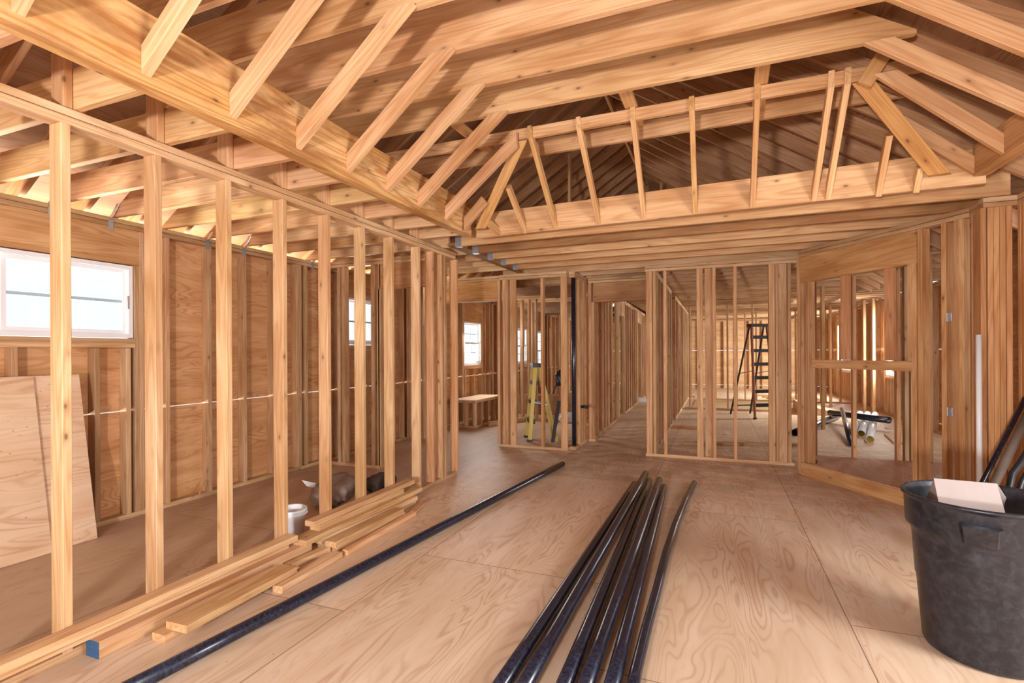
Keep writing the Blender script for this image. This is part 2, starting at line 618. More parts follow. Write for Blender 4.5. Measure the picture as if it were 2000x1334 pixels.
RT_ = 0.14   # rafter depth
lx, rx = -4.98, 2.35
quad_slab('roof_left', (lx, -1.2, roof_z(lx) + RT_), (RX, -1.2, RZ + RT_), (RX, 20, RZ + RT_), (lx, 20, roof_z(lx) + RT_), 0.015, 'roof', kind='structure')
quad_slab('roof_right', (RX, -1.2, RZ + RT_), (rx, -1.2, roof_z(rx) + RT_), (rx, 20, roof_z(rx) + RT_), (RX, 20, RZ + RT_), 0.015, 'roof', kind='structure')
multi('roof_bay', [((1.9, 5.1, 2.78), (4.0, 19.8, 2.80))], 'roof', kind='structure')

tri = [(-4.6, 2.47), (2.0, 2.47), (RX, RZ + 0.1)]
for nm, yy_ in (('wall_gable_light_stop', -1.15), ('wall_back_gable_light_stop', 19.9)):  # gable ends added to keep sky light out of the attic
    vs = [(x, yy_, z) for x, z in tri] + [(x, yy_ + 0.02, z) for x, z in tri]
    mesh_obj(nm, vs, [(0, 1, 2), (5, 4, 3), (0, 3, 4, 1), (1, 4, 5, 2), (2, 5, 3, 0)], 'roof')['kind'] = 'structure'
multi('roof_back', [((XL, 19.3, 2.66), (3.5, 20.0, 2.68))], 'roof', kind='structure')
GR_RAFT = 'roof rafters under the sheathing'
k = 0
y = -0.75
while y < 10.2:
    for sgn, xe in ((-1, lx + 0.02), (1, rx - 0.02)):
        x0 = RX + sgn * 0.022
        if sgn > 0 and y < 5:
            xe = 1.97
        dz = RT_ / 2
        side = 'window-wall' if sgn < 0 else 'bay'
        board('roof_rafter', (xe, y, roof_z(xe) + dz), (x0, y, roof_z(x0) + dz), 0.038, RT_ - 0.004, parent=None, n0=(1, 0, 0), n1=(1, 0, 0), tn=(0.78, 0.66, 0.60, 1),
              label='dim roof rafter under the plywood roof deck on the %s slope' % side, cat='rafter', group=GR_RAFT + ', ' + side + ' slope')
    y += 0.4064
board('ridge_board', (RX, -1.2, RZ + 0.05), (RX, 10.3, RZ + 0.05), 0.038, 0.235, label='ridge board running along the peak of the dark attic', cat='beam')

# attic gable partition, boarded horizontally, seen dark through the slot over the header
tri = [(-4.3, 2.75), (1.9, 2.75), (RX, RZ)]
YG = 10.4
vs = [(x, YG, z) for x, z in tri] + [(x, YG + 0.02, z) for x, z in tri]
mesh_obj('wall_attic', vs, [(0, 1, 2), (5, 4, 3), (0, 3, 4, 1), (1, 4, 5, 2), (2, 5, 3, 0)], 'roof')['kind'] = 'structure'
gable = thing('gable_boards', 'dark horizontal boards closing the attic end beyond the tray opening', 'boarding', (RX, YG, 2.7))
z = 2.86
while z < 4.6:
    half = (RZ - z) / SL - 0.1
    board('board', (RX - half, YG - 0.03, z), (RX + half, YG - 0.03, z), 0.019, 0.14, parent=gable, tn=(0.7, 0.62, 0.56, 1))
    z += 0.155
for i, px in enumerate((1113, 1160, 1205, 1232, 1292, 1325)):
    Yp = (7.2, 8.8, 9.6, 10.2, 9.0, 10.2)[i]
    q = at(px, 380, Y=Yp)
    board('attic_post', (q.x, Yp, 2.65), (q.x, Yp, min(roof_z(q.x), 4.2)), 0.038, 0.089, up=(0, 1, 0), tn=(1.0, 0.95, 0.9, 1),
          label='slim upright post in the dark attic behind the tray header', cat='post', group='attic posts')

# ------------------------------------------------------------------ windows
def window(idx, side, y0, y1, z0, z1, slider=False):
    """White vinyl window set in a side wall; side -1 = wall_left, +1 = wall_right."""
    xin = (XL + 0.075) if side < 0 else (XR - 0.075)
    xo = (XL - 0.03) if side < 0 else (XR + 0.03)
    xa, xb = min(xin, xo), max(xin, xo)
    e = 0.006
    y0 += e; y1 -= e; z0 += e; z1 -= e
    w = thing('window_%d' % idx, None, None, (xo, (y0 + y1) / 2, z0), kind='structure')
    f = 0.032
    og = (xo, (y0 + y1) / 2, z0)
    multi('frame', [((xa, y0, z0), (xb, y0 + f, z1)), ((xa, y1 - f, z0), (xb, y1, z1)), ((xa, y0 + f, z0), (xb, y1 - f, z0 + f)), ((xa, y0 + f, z1 - f), (xb, y1 - f, z1))], 'vinyl', w, og)
    if slider:
        ym = y0 + (y1 - y0) * 0.5
        sashes = [(y0 + f, ym + 0.02, z0 + f, z1 - f, 0.0), (ym - 0.02, y1 - f, z0 + f, z1 - f, 0.022)]
    else:
        zm = (z0 + z1) / 2
        sashes = [(y0 + f, y1 - f, zm - 0.02, z1 - f, 0.0), (y0 + f, y1 - f, z0 + f, zm + 0.02, 0.022)]
    for k, (a, b, c, d, ofs) in enumerate(sashes):
        t = 0.03
        s = -side
        cx = (XL - 0.005 if side < 0 else XR + 0.005) + s * (0.018 + ofs)
        x1, x2 = cx - 0.010, cx + 0.010
        sash = multi('sash', [((x1, a, c), (x2, a + t, d)), ((x1, b - t, c), (x2, b, d)), ((x1, a + t, c), (x2, b - t, c + t)), ((x1, a + t, d - t), (x2, b - t, d))], 'vinyl', w, og)
        multi('pane', [((cx - 0.002, a + t, c + t), (cx + 0.002, b - t, d - t))], 'glass', sash, og)
        mm = []
        if slider:
            mm.append(((cx - 0.004, a + t, (c + d) / 2 - 0.012), (cx + 0.004, b - t, (c + d) / 2 + 0.012)))
        elif k == 0 or side < 0:
            mm.append(((cx - 0.004, (a + b) / 2 - 0.006, c + t), (cx + 0.004, (a + b) / 2 + 0.006, d - t)))
            mm.append(((cx - 0.0035, a + t, (c + d) / 2 - 0.006), (cx + 0.0035, b - t, (c + d) / 2 + 0.006)))
        if mm:
            multi('muntin', mm, 'muntin', sash, og)
    if slider:
        multi('latch', [((xin + 0.001, y1 - f - 0.012, (z0 + z1) / 2 - 0.06), (xin + 0.006, y1 - f + 0.002, (z0 + z1) / 2 + 0.05))], 'card', w, og)


n = 1
for i, h in enumerate(WL):
    window(n, -1, *h, slider=(i < 2))
    n += 1
for h in WR:
    window(n, 1, *h)
    n += 1

# ------------------------------------------------------------------ stud walls
S, W4, W6 = 0.038, 0.089, 0.14


class Frame:
    """A nailed stud wall along P-Q (centre line): one thing, each stick of it a part."""

    def __init__(s, name, label, P, Q, cat='stud wall', depth=W4, sole=True, top=2, zt=ZT, group=None, z0=0.0):
        s.P, s.Q = Vector((P[0], P[1])), Vector((Q[0], Q[1]))
        s.e = (s.Q - s.P).normalized()
        s.nrm = Vector((-s.e.y, s.e.x))
        s.L = (s.Q - s.P).length
        s.d = depth
        s.zt = zt
        s.z0 = z0
        s.o = thing(name, label, cat, (P[0], P[1], z0), group)
        if sole is True:
            sole = [(0, s.L)]
        for a, b in (sole or []):
            s.flat('sole_plate', a, b, z0 + S / 2)
        for k in range(top):
            s.flat('top_plate', 0, s.L, zt + S / 2 + k * S, h=S - 0.0035)

    def xy(s, t, off=0.0):
        return s.P + s.e * t + s.nrm * off

    def flat(s, name, a, b, z, off=0.0, w=None, tn=None, h=S, mat='lumber'):
        p, q = s.xy(a, off), s.xy(b, off)
        return board(name, (p.x, p.y, z), (q.x, q.y, z), w or s.d, h, parent=s.o, tn=tn, mat=mat)

    def stud(s, t, z0=None, z1=None, tn=None, flatwise=False, off=0.0, name='stud', w=S, d=None, mat='lumber'):
        """t: middle of the stud along the wall."""
        p = s.xy(t, off)
        z0 = s.z0 + S if z0 is None else z0
        z1 = s.zt if z1 is None else z1
        n3 = Vector((s.nrm.x, s.nrm.y, 0)) if not flatwise else Vector((s.e.x, s.e.y, 0))
        return board(name, (p.x, p.y, z0), (p.x, p.y, z1), w, d or s.d, up=n3, parent=s.o, tn=tn, mat=mat)

    def px(s, x, face=0.0):
        """t of pixel column x on the wall's centre line, or on the face `face` off it."""
        P, Q = s.xy(0, face), s.xy(s.L, face)
        return along(x, (P.x, P.y), (Q.x, Q.y))

    def header(s, a, b, zb=2.10, tn=None):
        s.flat('header', a, b, zb + S + (s.zt - zb - S) / 2, w=s.d, h=s.zt - zb - S, tn=tn)
        s.flat('header_plate', a, b, zb + S / 2, tn=tn)


# --- W1: the open stud wall on the left, running away from the camera
XF = -2.68
w1 = Frame('stud_wall', 'open stud wall of bare studs between the piled boards and the window room', (XF - W4 / 2, 0.2), (XF - W4 / 2, 5.03))
t1 = [(1.1, 1.09, 1.0), (1.0, 0.96, 0.92), (1.06, 1.03, 0.92), (1.03, 0.98, 0.9), (1.02, 0.93, 0.86), (1.03, 1.03, 0.95), (1.05, 1.02, 0.93), (1.12, 1.1, 1.06)]
for i, px in enumerate((121, 304, 443, 553, 640, 709, 765.5, 818)):
    t = w1.px(px, -W4 / 2) + S / 2
    w1.stud(t, tn=(*t1[i], 1))
w1.stud(w1.px(121, -W4 / 2) + S / 2 - 0.41)
for px, tn in ((845, (1.0, 0.84, 0.78)), (862, (0.98, 0.86, 0.76)), (868.5, (0.85, 0.78, 0.7)), (892, (1.05, 0.88, 0.76))):
    w1.stud(w1.px(px, -W4 / 2) + S / 2, tn=(*tn, 1))

# posts standing on the wall up to the upper joists
for i in range(9):
    yy = 0.97 + 0.4115 * i
    board('cripple_post', (XF - W4 / 2, yy + 0.005, ZC), (XF - W4 / 2, yy + 0.005, 3.105), S, W4, up=(1, 0, 0), tn=(0.98, 0.86, 0.78, 1),
          label='post standing on the open stud wall plate, %s' % ('above the camera end', 'over the widest-looking stud', 'over the second stud', 'over the third stud', 'over the fourth stud', 'over the fifth stud', 'over the sixth stud', 'over the seventh stud', 'over the eighth stud')[i],
          cat='post', group='posts on the stud wall')

# --- exterior left wall framing (studs against the sheathing)
we = Frame('exterior_stud_wall', 'stud wall against orange plywood with the wide white sliding window', (XL + W4 / 2 + 0.001, -1.5), (XL + W4 / 2 + 0.001, 19.5))
f = W4 / 2
sill1, hd1 = 1.405, 2.10
wins = WL


def ystud(y, **kw):
    we.stud(y + 1.5, **kw)


for (y0, y1, z0, z1) in wins:
    we.flat('window_sill_plate', y0 + 1.5, y1 + 1.5, z0 - S / 2)
    we.flat('window_sill_plate', y0 + 1.5, y1 + 1.5, z0 - S * 1.5)
    we.header(y0 + 1.5 - S, y1 + 1.5 + S, zb=z1 + 0.002 if z1 > 2.05 else z1, tn=(0.95, 0.82, 0.66, 1))
    for yy in (y0 - S / 2, y1 + S / 2):
        ystud(yy, z1=z1 if z1 < 2.05 else z1)
    for yy in (y0 - S * 1.5, y1 + S * 1.5):
        ystud(yy)
    yy = y0 + 0.05
    while yy < y1 - 0.1:
        if not (y0 < 2 and yy > 2.2):
            ystud(yy, z1=z0 - 2 * S)
        yy += 0.406
ystud(2.52, z1=1.405, tn=(0.72, 0.66, 0.58, 1))
ystud(2.75, z1=1.405)
for yy in (0.95, 0.55, 0.14):
    ystud(yy)
for px in (324, 407, 476, 533):
    t = we.px(px, -f) + S / 2
    we.stud(t)
for px, tn in ((579.5, (1.05, 1.0, 0.95)), (585, (0.9, 0.85, 0.75)), (597, (0.85, 0.82, 0.72))):
    we.stud(we.px(px, -f) + S / 2, tn=(*tn, 1))
for yy in (5.12, 5.29, 6.52, 6.75, 6.9, 7.3, 7.7, 8.1, 8.5, 9.78, 10.0, 10.4, 10.8, 11.15, 12.55, 12.8, 14.0, 14.4, 14.8, 15.2, 15.6, 16.0, 16.8, 17.6):
    if not any(a - 0.08 < yy < b + 0.08 for a, b, _, _ in wins):
        ystud(yy)

# galvanised rafter ties on the window wall
for i, (px, py) in enumerate(((93, 397), (211, 417), (402, 465), (473, 480), (608, 507))):
    q = at(px, py, X=XL + W4 + 0.002)
    t = thing('rafter_tie', 'twisted galvanised rafter tie on the window wall plate, %s' % (
        'over the wide window', 'nearest past the thick near stud', 'between the second and third open studs', 'beside the third open stud', 'beside the fifth open stud')[i], 'metal tie', (q.x, q.y, 2.40), 'rafter ties')
    mesh_obj('strap', [(0, 0, -0.045), (0, 0.035, -0.045), (0.003, 0.04, 0.03), (0.003, -0.002, 0.03), (0.045, 0.012, 0.06), (0.0, 0.016, 0.06), (0.09, 0.03, 0.16), (0.055, 0.03, 0.16),
                       (0.003, 0, -0.045), (0.003, 0.035, -0.045), (0.006, 0.04, 0.03), (0.006, -0.002, 0.03), (0.048, 0.012, 0.058), (0.003, 0.019, 0.058), (0.093, 0.033, 0.158), (0.058, 0.033, 0.158)],
             [(0, 1, 2, 3), (3, 2, 5, 4), (4, 5, 7, 6), (8, 11, 10, 9), (11, 12, 13, 10), (12, 14, 15, 13), (0, 3, 11, 8), (1, 9, 10, 2), (3, 4, 12, 11), (2, 10, 13, 5), (4, 6, 14, 12), (5, 13, 15, 7), (0, 8, 9, 1), (6, 7, 15, 14)],
             'steel', t, Matrix.Translation((q.x, q.y, 2.40)))

# --- cross partition between the window room and the next room, Y = 4.98
wp = Frame('cross_stud_wall', 'cross partition with a headed doorway behind the open stud wall', (-4.50, 5.0), (-2.78, 5.0), sole=[(0, 0.85)])
for px in (661, 670, 727, 741):
    wp.stud(wp.px(px, -f))
wp.stud(0.02)
wp.header(0.86, 1.70, tn=(0.85, 0.68, 0.52, 1))
wp.stud(0.84, z1=2.10)
wp.stud(1.68, z1=2.10)

# --- wall line Y = 6.8 left of the chase, with a wide header
wh = Frame('headed_stud_wall', 'stud wall with a deep header over the opening to the boxed bench', (-4.50, 6.84), (-2.90, 6.84), sole=[(0, 0.42)])
for t in (0.03, 0.075, 0.20, 0.33, 0.40):
    wh.stud(t)
wh.header(0.44, 1.56, tn=(0.92, 0.72, 0.46, 1))
wh.stud(1.575)
wh.stud(0.46, z1=2.10)

# --- chase (closet box): front, hall side
wc = Frame('chase_stud_wall', 'boxed chase front with paired posts and one slim stud, yellow ladder behind', (-2.90, 6.80), (-1.90, 6.80))
f = W4 / 2
for a, tn in ((984, (1.0, 0.85, 0.74)), (989, (0.95, 0.8, 0.68)), (1058.5, (0.98, 0.82, 0.68))):
    wc.stud(wc.px(a, -f), tn=(*tn, 1))
wc.stud(wc.px(1000.5, -f) + 0.01, off=-0.0255, flatwise=True, tn=(1.08, 0.98, 0.88, 1))
wc.stud(wc.px(1101, -f), off=-0.0255, flatwise=True, tn=(1.06, 0.93, 0.80, 1))
ws = Frame('chase_side_wall', 'return side of the chase beside the black vertical drain pipe', (-1.86, 6.89), (-1.86, 7.58))
for t, tn in ((0.26, (1.0, 0.88, 0.75)), (0.32, (0.9, 0.8, 0.68)), (0.42, (1.02, 0.9, 0.74)), (0.52, (0.95, 0.8, 0.7)), (0.62, (1.0, 0.85, 0.75)), (0.665, (1.0, 0.8, 0.72))):
    ws.stud(t, tn=(*tn, 1))

props(tube('drain_pipe', [(-1.862, 6.985, ZP + 0.002), (-1.862, 6.985, ZT - 0.002)], 0.03, 'abs'), 'black vertical drain pipe standing in the chase wall', 'pipe', None, 'thing')
q = at(1120, 801, X=-1.79)
props(tube('drain_stub', [(-1.80, 7.15, q.z), (-1.70, 7.15, q.z - 0.005)], 0.022, 'abs_dark'), 'short black drain stub poking from the chase side into the doorway', 'pipe', None, 'thing')

# --- hall doorway header wall Y = 7.62
wd = Frame('hall_doorway_frame', 'doorway frame with deep header at the hall entrance', (-1.80, 7.64), (-0.90, 7.64), sole=[(0, 0.10)])
wd.stud(0.03, tn=(1.0, 0.84, 0.76, 1))
wd.stud(0.07, z1=2.10, tn=(0.9, 0.78, 0.68, 1))
wd.header(0.09, 0.88, tn=(0.72, 0.56, 0.42, 1))

# --- hall left wall
hl = Frame('hall_stud_wall', 'long stud wall lining the hall past the headed doorway', (-1.80, 7.76), (-2.02, 15.6), sole=[(0, 2.55), (3.55, 5.9), (6.9, 7.84)])
for px in (1151, 1160, 1168, 1179, 1184, 1190, 1197):
    hl.stud(max(hl.px(px, -f), 0.02 + 0.04 * (px > 1152) + 0.04 * (px > 1165)))
for t in (2.62, 2.66, 3.50, 3.54, 3.85, 4.25, 4.65, 5.05, 5.45, 5.85, 5.95, 6.85, 6.9, 7.3, 7.7):
    hl.stud(t)
hl.header(2.68, 3.5)
hl.header(5.97, 6.85)
# --- hall right wall
hr = Frame('hall_side_stud_wall', 'stud wall between the hall and the big far room', (-0.80, 6.90), (-0.80, 9.70))
for i in range(8):
    hr.stud(0.05 + 0.39 * i)
hr.stud(2.74)
h2 = Frame('hall_far_stud_wall', 'farther stretch of hall stud wall beyond the plate on the floor', (-0.80, 10.6), (-0.80, 15.6))
for i in range(13):
    h2.stud(0.05 + 0.405 * i)
h3 = Frame('hall_end_stud_wall', 'stud wall closing the far end of the hall', (-2.4, 15.9), (-0.6, 15.9))
for i in range(6):
    h3.stud(0.05 + 0.33 * i)

# --- W2: stud wall facing the camera, right of the hall
w2 = Frame('far_room_stud_wall', 'stud wall of clustered studs in front of the big far room', (-0.86, 6.845), (2.62, 6.845), sole=[(0, 1.70)])
for px, tn in ((1265, (1.05, 0.9, 0.8)), (1271, (1.0, 0.86, 0.76)), (1278, (0.95, 0.86, 0.76)), (1299, (1.02, 0.86, 0.74)), (1364, (1.03, 0.92, 0.8)), (1370, (1.05, 0.9, 0.78)), (1395, (1.05, 0.86, 0.72)),
               (1436, (1.05, 0.88, 0.74)), (1505, (1.08, 0.96, 0.84)), (1512, (0.98, 0.85, 0.7)), (1517, (1.0, 0.86, 0.76)), (1542, (1.0, 0.94, 0.88))):
    w2.stud(w2.px(px, -f), tn=(*tn, 1))
w2.stud(w2.px(1384, -f), flatwise=True, off=0.02, tn=(0.95, 0.85, 0.78, 1))
w2.stud(w2.px(1529, -f), flatwise=True, off=-0.02, tn=(0.98, 0.88, 0.8, 1))
for px, z0, z1, tn in ((1592, 0.0, ZT, (0.98, 0.8, 0.68)), (1669, S, ZT, (0.95, 0.8, 0.66)), (1755, 0.0, ZT, (0.85, 0.66, 0.52)), (1771, 0.0, ZT, (0.7, 0.66, 0.62)), (1783, 0.0, ZT, (0.9, 0.74, 0.6)), (1818, 0.0, ZT, (0.8, 0.66, 0.6)), (1870, 0, ZT, (0.9, 0.8, 0.7))):
    w2.stud(w2.px(px, -f), z0=z0, z1=z1, tn=(*tn, 1))

# --- angled wall with the niche
A0, A1 = Vector((0.835, 6.425)), Vector((1.82, 5.00))
e = (A1 - A0).normalized()
nr = Vector((-e.y, e.x))
wa = Frame('niche_stud_wall', 'angled stud wall with a deep header and a rail over the low platform', (A0.x + nr.x * f, A0.y + nr.y * f), (A1.x + nr.x * f, A1.y + nr.y * f), sole=[(0.0, 0.03)])
ff = -f
wa.stud(wa.px(1559, ff), tn=(1.0, 0.86, 0.72, 1))
wa.stud(wa.px(1566, ff), z1=2.10, tn=(1.0, 0.88, 0.76, 1))
wa.stud(wa.px(1576, ff), z1=2.10, tn=(0.98, 0.84, 0.76, 1))
wa.header(wa.px(1563, ff), wa.px(1791, ff), zb=2.10, tn=(0.98, 0.82, 0.60, 1))
wa.flat('rail', wa.px(1581, ff), wa.px(1779, ff), 1.215, w=S, h=W4, tn=(1.0, 0.86, 0.7, 1))
for px in (1645, 1731):
    wa.stud(wa.px(px, ff), z0=1.262, z1=2.10, flatwise=True, tn=(1.0, 0.76, 0.66, 1))
wa.stud(wa.px(1776, ff), z0=1.262, z1=2.10, tn=(1.02, 0.9, 0.76, 1))
for px, z1, tn in ((1785, 2.10, (1.05, 0.9, 0.74)), (1797, ZT, (1.04, 0.88, 0.7)), (1843, ZT, (1.06, 0.9, 0.74)), (1878, ZT, (1.02, 0.9, 0.74)), (1868, ZT, (0.86, 0.7, 0.58))):
    wa.stud(wa.px(px, ff), z0=0.0, z1=z1, tn=(*tn, 1))

# low platform in the niche
pf = thing('niche_platform', 'low plywood-topped platform with a board front inside the angled niche', 'platform', (0.9, 6.4, 0))
pa, pb = wa.xy(wa.px(1572, ff) + 0.02, -f), wa.xy(wa.px(1792, ff) - 0.02, -f)
nn = Vector((nr.x, nr.y))
pa2 = wa.xy(wa.px(1581, ff) + 0.01, -f - 0.02)
fa, fb = A0 + e * 0.07 - nn * 0.0205, A0 + e * (wa.px(1790, ff) - 0.03) - nn * 0.0205
board('front_board', (fa.x, fa.y, 0.0675), (fb.x, fb.y, 0.0675), 0.038, 0.135, parent=pf, tn=(1.0, 0.86, 0.66, 1))


def F(px_, off):
    v = A0 + e * wa.px(px_, ff) + nn * off
    return (v.x, v.y)


top = [F(1573, -0.039), F(1789, -0.039), F(1789, -0.002), F(1774, -0.002), F(1774, 0.12), (2.3, 6.79), (1.0, 6.79), F(1585, 0.12), F(1585, -0.002), F(1573, -0.002)]
zt0, zt1 = 0.136, 0.146
vs = [(x, y, z) for z in (zt0, zt1) for x, y in top]
n6 = len(top)
mesh_obj('deck', vs, [tuple(range(n6 - 1, -1, -1)), tuple(range(n6, 2 * n6))] + [(i, (i + 1) % n6, (i + 1) % n6 + n6, i + n6) for i in range(n6)], 'ply', pf).color = (0.78, 0.62, 0.54, 1)

# --- stepped bay on the right
wb = Frame('bay_return_wall', 'short return of thick studs beside the white vertical pipe', (1.865, 5.0), (1.865, 4.815))
for px, tn in ((1890, (0.86, 0.66, 0.56)), (1900, (0.95, 0.78, 0.66))):
    pass
wb.stud(0.02, tn=(0.86, 0.68, 0.58, 1))
wb.stud(0.075, tn=(0.92, 0.74, 0.64, 1))
wb.stud(0.14, tn=(0.84, 0.66, 0.56, 1))
w5 = Frame('bay_face_wall', 'narrow bank of four tight studs beside the leaning pipes', (1.80, 4.765), (2.06, 4.765))
for px, tn in ((1922, (0.9, 0.72, 0.56)), (1936, (1.06, 0.9, 0.76)), (1948, (1.04, 0.86, 0.68)), (1960, (1.06, 0.92, 0.76)), (1973, (1.0, 0.8, 0.64))):
    w5.stud(w5.px(px, -f), tn=(*tn, 1), w=0.033)
w6 = Frame('bay_side_wall', 'side wall of tight studs at the picture edge behind the black bin', (2.035, 4.72), (2.035, 2.9))
for t in [0.02 + 0.043 * k_ for k_ in range(14)] + [0.8, 1.2, 1.6]:
    w6.stud(t, tn=(0.98, 0.8, 0.64, 1))

q = at(1913, 930, Y=4.66)
props(tube('vent_pipe', [(q.x, 4.66, 0.0), (q.x, 4.66, 1.465)], 0.018, 'pvc'), 'white plastic vent pipe standing upright against the stepped stud wall', 'pipe', None, 'thing')

# ------------------------------------------------------------------ deep partitions in the far rooms
fr = Frame('inner_room_stud_wall', 'thin stud wall halfway into the big far room behind the brown ladder', (-0.70, 12.65), (1.55, 12.65))
for px in (1347, 1421, 1439, 1470, 1533):
    fr.stud(fr.px(px))
fr2 = Frame('deep_room_stud_wall', 'farthest thin stud wall in the big room, standing beyond the strand board', (-0.4, 15.2), (3.2, 15.2))
for px in (1383, 1398, 1455, 1477, 1508, 1554, 1603, 1612, 1641):
    fr2.stud(fr2.px(px))
fb = Frame('back_exterior_studs', 'studs against the orange back wall plywood', (-0.6, YB - f - 0.001), (3.28, YB - f - 0.001))
t = 0.02
while t < 3.85:
    fb.stud(t)
    t += 0.406
fx = Frame('far_side_exterior_studs', 'studs against the far side wall with two tall windows', (XR - f - 0.001, 5.5), (XR - f - 0.001, 19.4))
for (y0, y1, z0, z1) in WR:
    fx.flat('window_sill_plate', y0 - 5.5, y1 - 5.5, z0 - S / 2)
    fx.header(y0 - 5.5 - S, y1 - 5.5 + S, zb=z1 + 0.003)
    for yy in (y0 - S / 2, y1 + S / 2):
        fx.stud(yy - 5.5, z1=z1)
    for yy in (y0 - S * 1.6, y1 + S * 1.6):
        fx.stud(yy - 5.5)
    yy = y0 + 0.1
    while yy < y1:
        fx.stud(yy - 5.5, z1=z0 - S)
        yy += 0.2
yy = 5.55
while yy < 19.3:
    if not any(a - 0.1 < yy < b + 0.1 for a, b, _, _ in WR):
        fx.stud(yy - 5.5)
    yy += 0.406
# free posts in the big room
for i, (px, Yp, hz) in enumerate(((1688, 13.4, ZC), (1607, 10.2, ZC), (1622, 14.2, ZC), (1706, 13.0, ZC))):
    q = at(px, 687, Y=Yp)
    board('room_post', (q.x, Yp, 0), (q.x, Yp, hz), 0.05, W4, up=(0, 1, 0), tn=(1.02, 0.95, 0.82, 1),
          label='slim freestanding post in the far room, %s' % ('behind the white pipes', 'beside the plywood ramp', 'between ramp and tall window', 'in front of the second tall window')[i], cat='post', group='far room posts')
# side rooms left of the hall
sr = Frame('side_room_stud_wall', 'dim stud wall of the side room beyond the boxed bench', (-4.48, 10.15), (-2.2, 10.15))
for px in (943, 951, 961, 975, 1019, 1036, 1040, 1062):
    sr.stud(sr.px(px))
s2 = Frame('second_side_room_wall', 'dim stud wall behind the yellow ladder in the side rooms', (-4.48, 13.9), (-2.3, 13.9))
for i in range(9):
    s2.stud(0.1 + 0.25 * i)
s3 = Frame('bathroom_stud_wall', 'stud wall beside the ladder running away behind the chase', (-2.18, 8.3), (-2.3, 10.05))
for t in (0.05, 0.3, 0.55, 0.8, 1.05, 1.3, 1.7):
    s3.stud(t)
s4 = Frame('bench_side_wall', 'studs standing behind the boxed bench', (-3.9, 9.5), (-3.1, 9.5))
for i in range(6):
    s4.stud(0.05 + 0.14 * i)

# ------------------------------------------------------------------ ceiling: perimeter beams, joists, tray
XLB = -2.16
board('perimeter_beam', (XLB - 0.045, -0.9, ZC + 0.15), (XLB - 0.045, 4.38, ZC + 0.15), 0.089, 0.30, mat='glulam', tn=(1.06, 1.02, 0.95, 1),
      label='thick yellow-stained beam carrying the short sloped rafters on the window side', cat='beam')
# beam A, slightly out of square as in the place
yA = lambda x: 4.385 - 0.045 * x
board('tray_header', (XLB + 0.002, yA(XLB) + 0.019, ZC + 0.1175), (1.66, yA(1.66) + 0.019, ZC + 0.1175), 0.038, 0.235, tn=(1.05, 0.95, 0.84, 1),
      label='knotty header board across the far side of the tray ceiling opening', cat='beam')
XRB = 1.575
board('bay_perimeter_beam', (XRB + 0.045, -0.9, 2.50 + 0.099), (XRB + 0.045, 4.27, 2.50 + 0.099), 0.089, 0.198, mat='lumber', tn=(0.95, 0.78, 0.6, 1),
      label='beam on the bin side that the sloped rafters run down to', cat='beam')

# lower joists over the window room: from the exterior wall to the perimeter beam
JY = [0.97 + 0.4115 * i for i in range(-3, 9)]
names = ['over the camera', 'at the picture edge', 'crossing above the widest-looking stud', 'crossing between first and second open studs', 'crossing past the second open stud', 'crossing at the third open stud',
         'crossing at the fourth open stud', 'crossing at the fifth open stud', 'crossing at the sixth open stud', 'crossing at the seventh open stud', 'crossing at the eighth open stud', 'nearest the end of the open stud wall']
for i, y in enumerate(JY):
    yy = y + 0.045
    board('ceiling_joist', (XL + 0.16, yy, ZC + 0.094), (XLB - 0.092, yy, ZC + 0.094), S, 0.184, n0=(-0.66, 0, 1), tn=(1.0, 0.88 + 0.04 * (i % 3), 0.76 + 0.04 * (i % 4), 1),
          label='ceiling joist from window wall to yellow-stained beam, ' + names[i], cat='joist', group='joists over the window room')
# joists beyond the header, across the whole width
y = 4.80
i = 0
while y < 6.75:
    xr = 1.75 - max(0, (y - 5.2)) * 0.35
    st = 'stained' if i in (1,) else 'lumber'
    board('crossing_joist', (-2.52, y - 0.03, ZC + 0.094), (min(xr, 1.75) + 0.2, y - 0.07, ZC + 0.094), S, 0.184, mat=st, tn=(1.0, 0.88, 0.74, 1) if st == 'lumber' else (1.15, 1.05, 0.9, 1),
          label='long ceiling joist beyond the tray header, %s' % ('first behind the header', 'dark blackened one', 'third behind the header', 'fourth behind the header', 'last before the chase')[min(i, 4)], cat='joist', group='joists between header and chase')
    board('side_joist', (XL + 0.16, y - 0.02, ZC + 0.094), (-2.62, y - 0.02, ZC + 0.094), S, 0.184, n0=(-0.66, 0, 1),
          label='dim ceiling joist over the room past the cross partition', cat='joist', group='joists past the cross partition')
    y += 0.406
    i += 1
board('flush_beam', (-2.57, 4.72, ZC + 0.02), (-2.57, 6.74, ZC + 0.02), 0.080, 0.03, mat='stained', label='thin dark ledger under the joist ends past the open stud wall', cat='ledger')
for i in range(5):
    yy = 4.80 + 0.406 * i - 0.03
    t = thing('joist_hanger', 'galvanised joist hanger on the dark ledger, %s' % ('nearest the open stud wall', 'second from the open stud wall', 'in the middle of the five', 'fourth from the open stud wall', 'nearest the chase')[i], 'joist hanger', (-2.50, yy, ZC), 'joist hangers')
    multi('stirrup', [((-2.53, yy - 0.026, ZC - 0.003), (-2.46, yy + 0.026, ZC - 0.0005)), ((-2.53, yy - 0.026, ZC - 0.001), (-2.46, yy - 0.022, ZC + 0.13)), ((-2.53, yy + 0.022, ZC - 0.001), (-2.46, yy + 0.026, ZC + 0.13))], 'steel', t, (-2.50, yy, ZC))
y = 6.93
i = 0
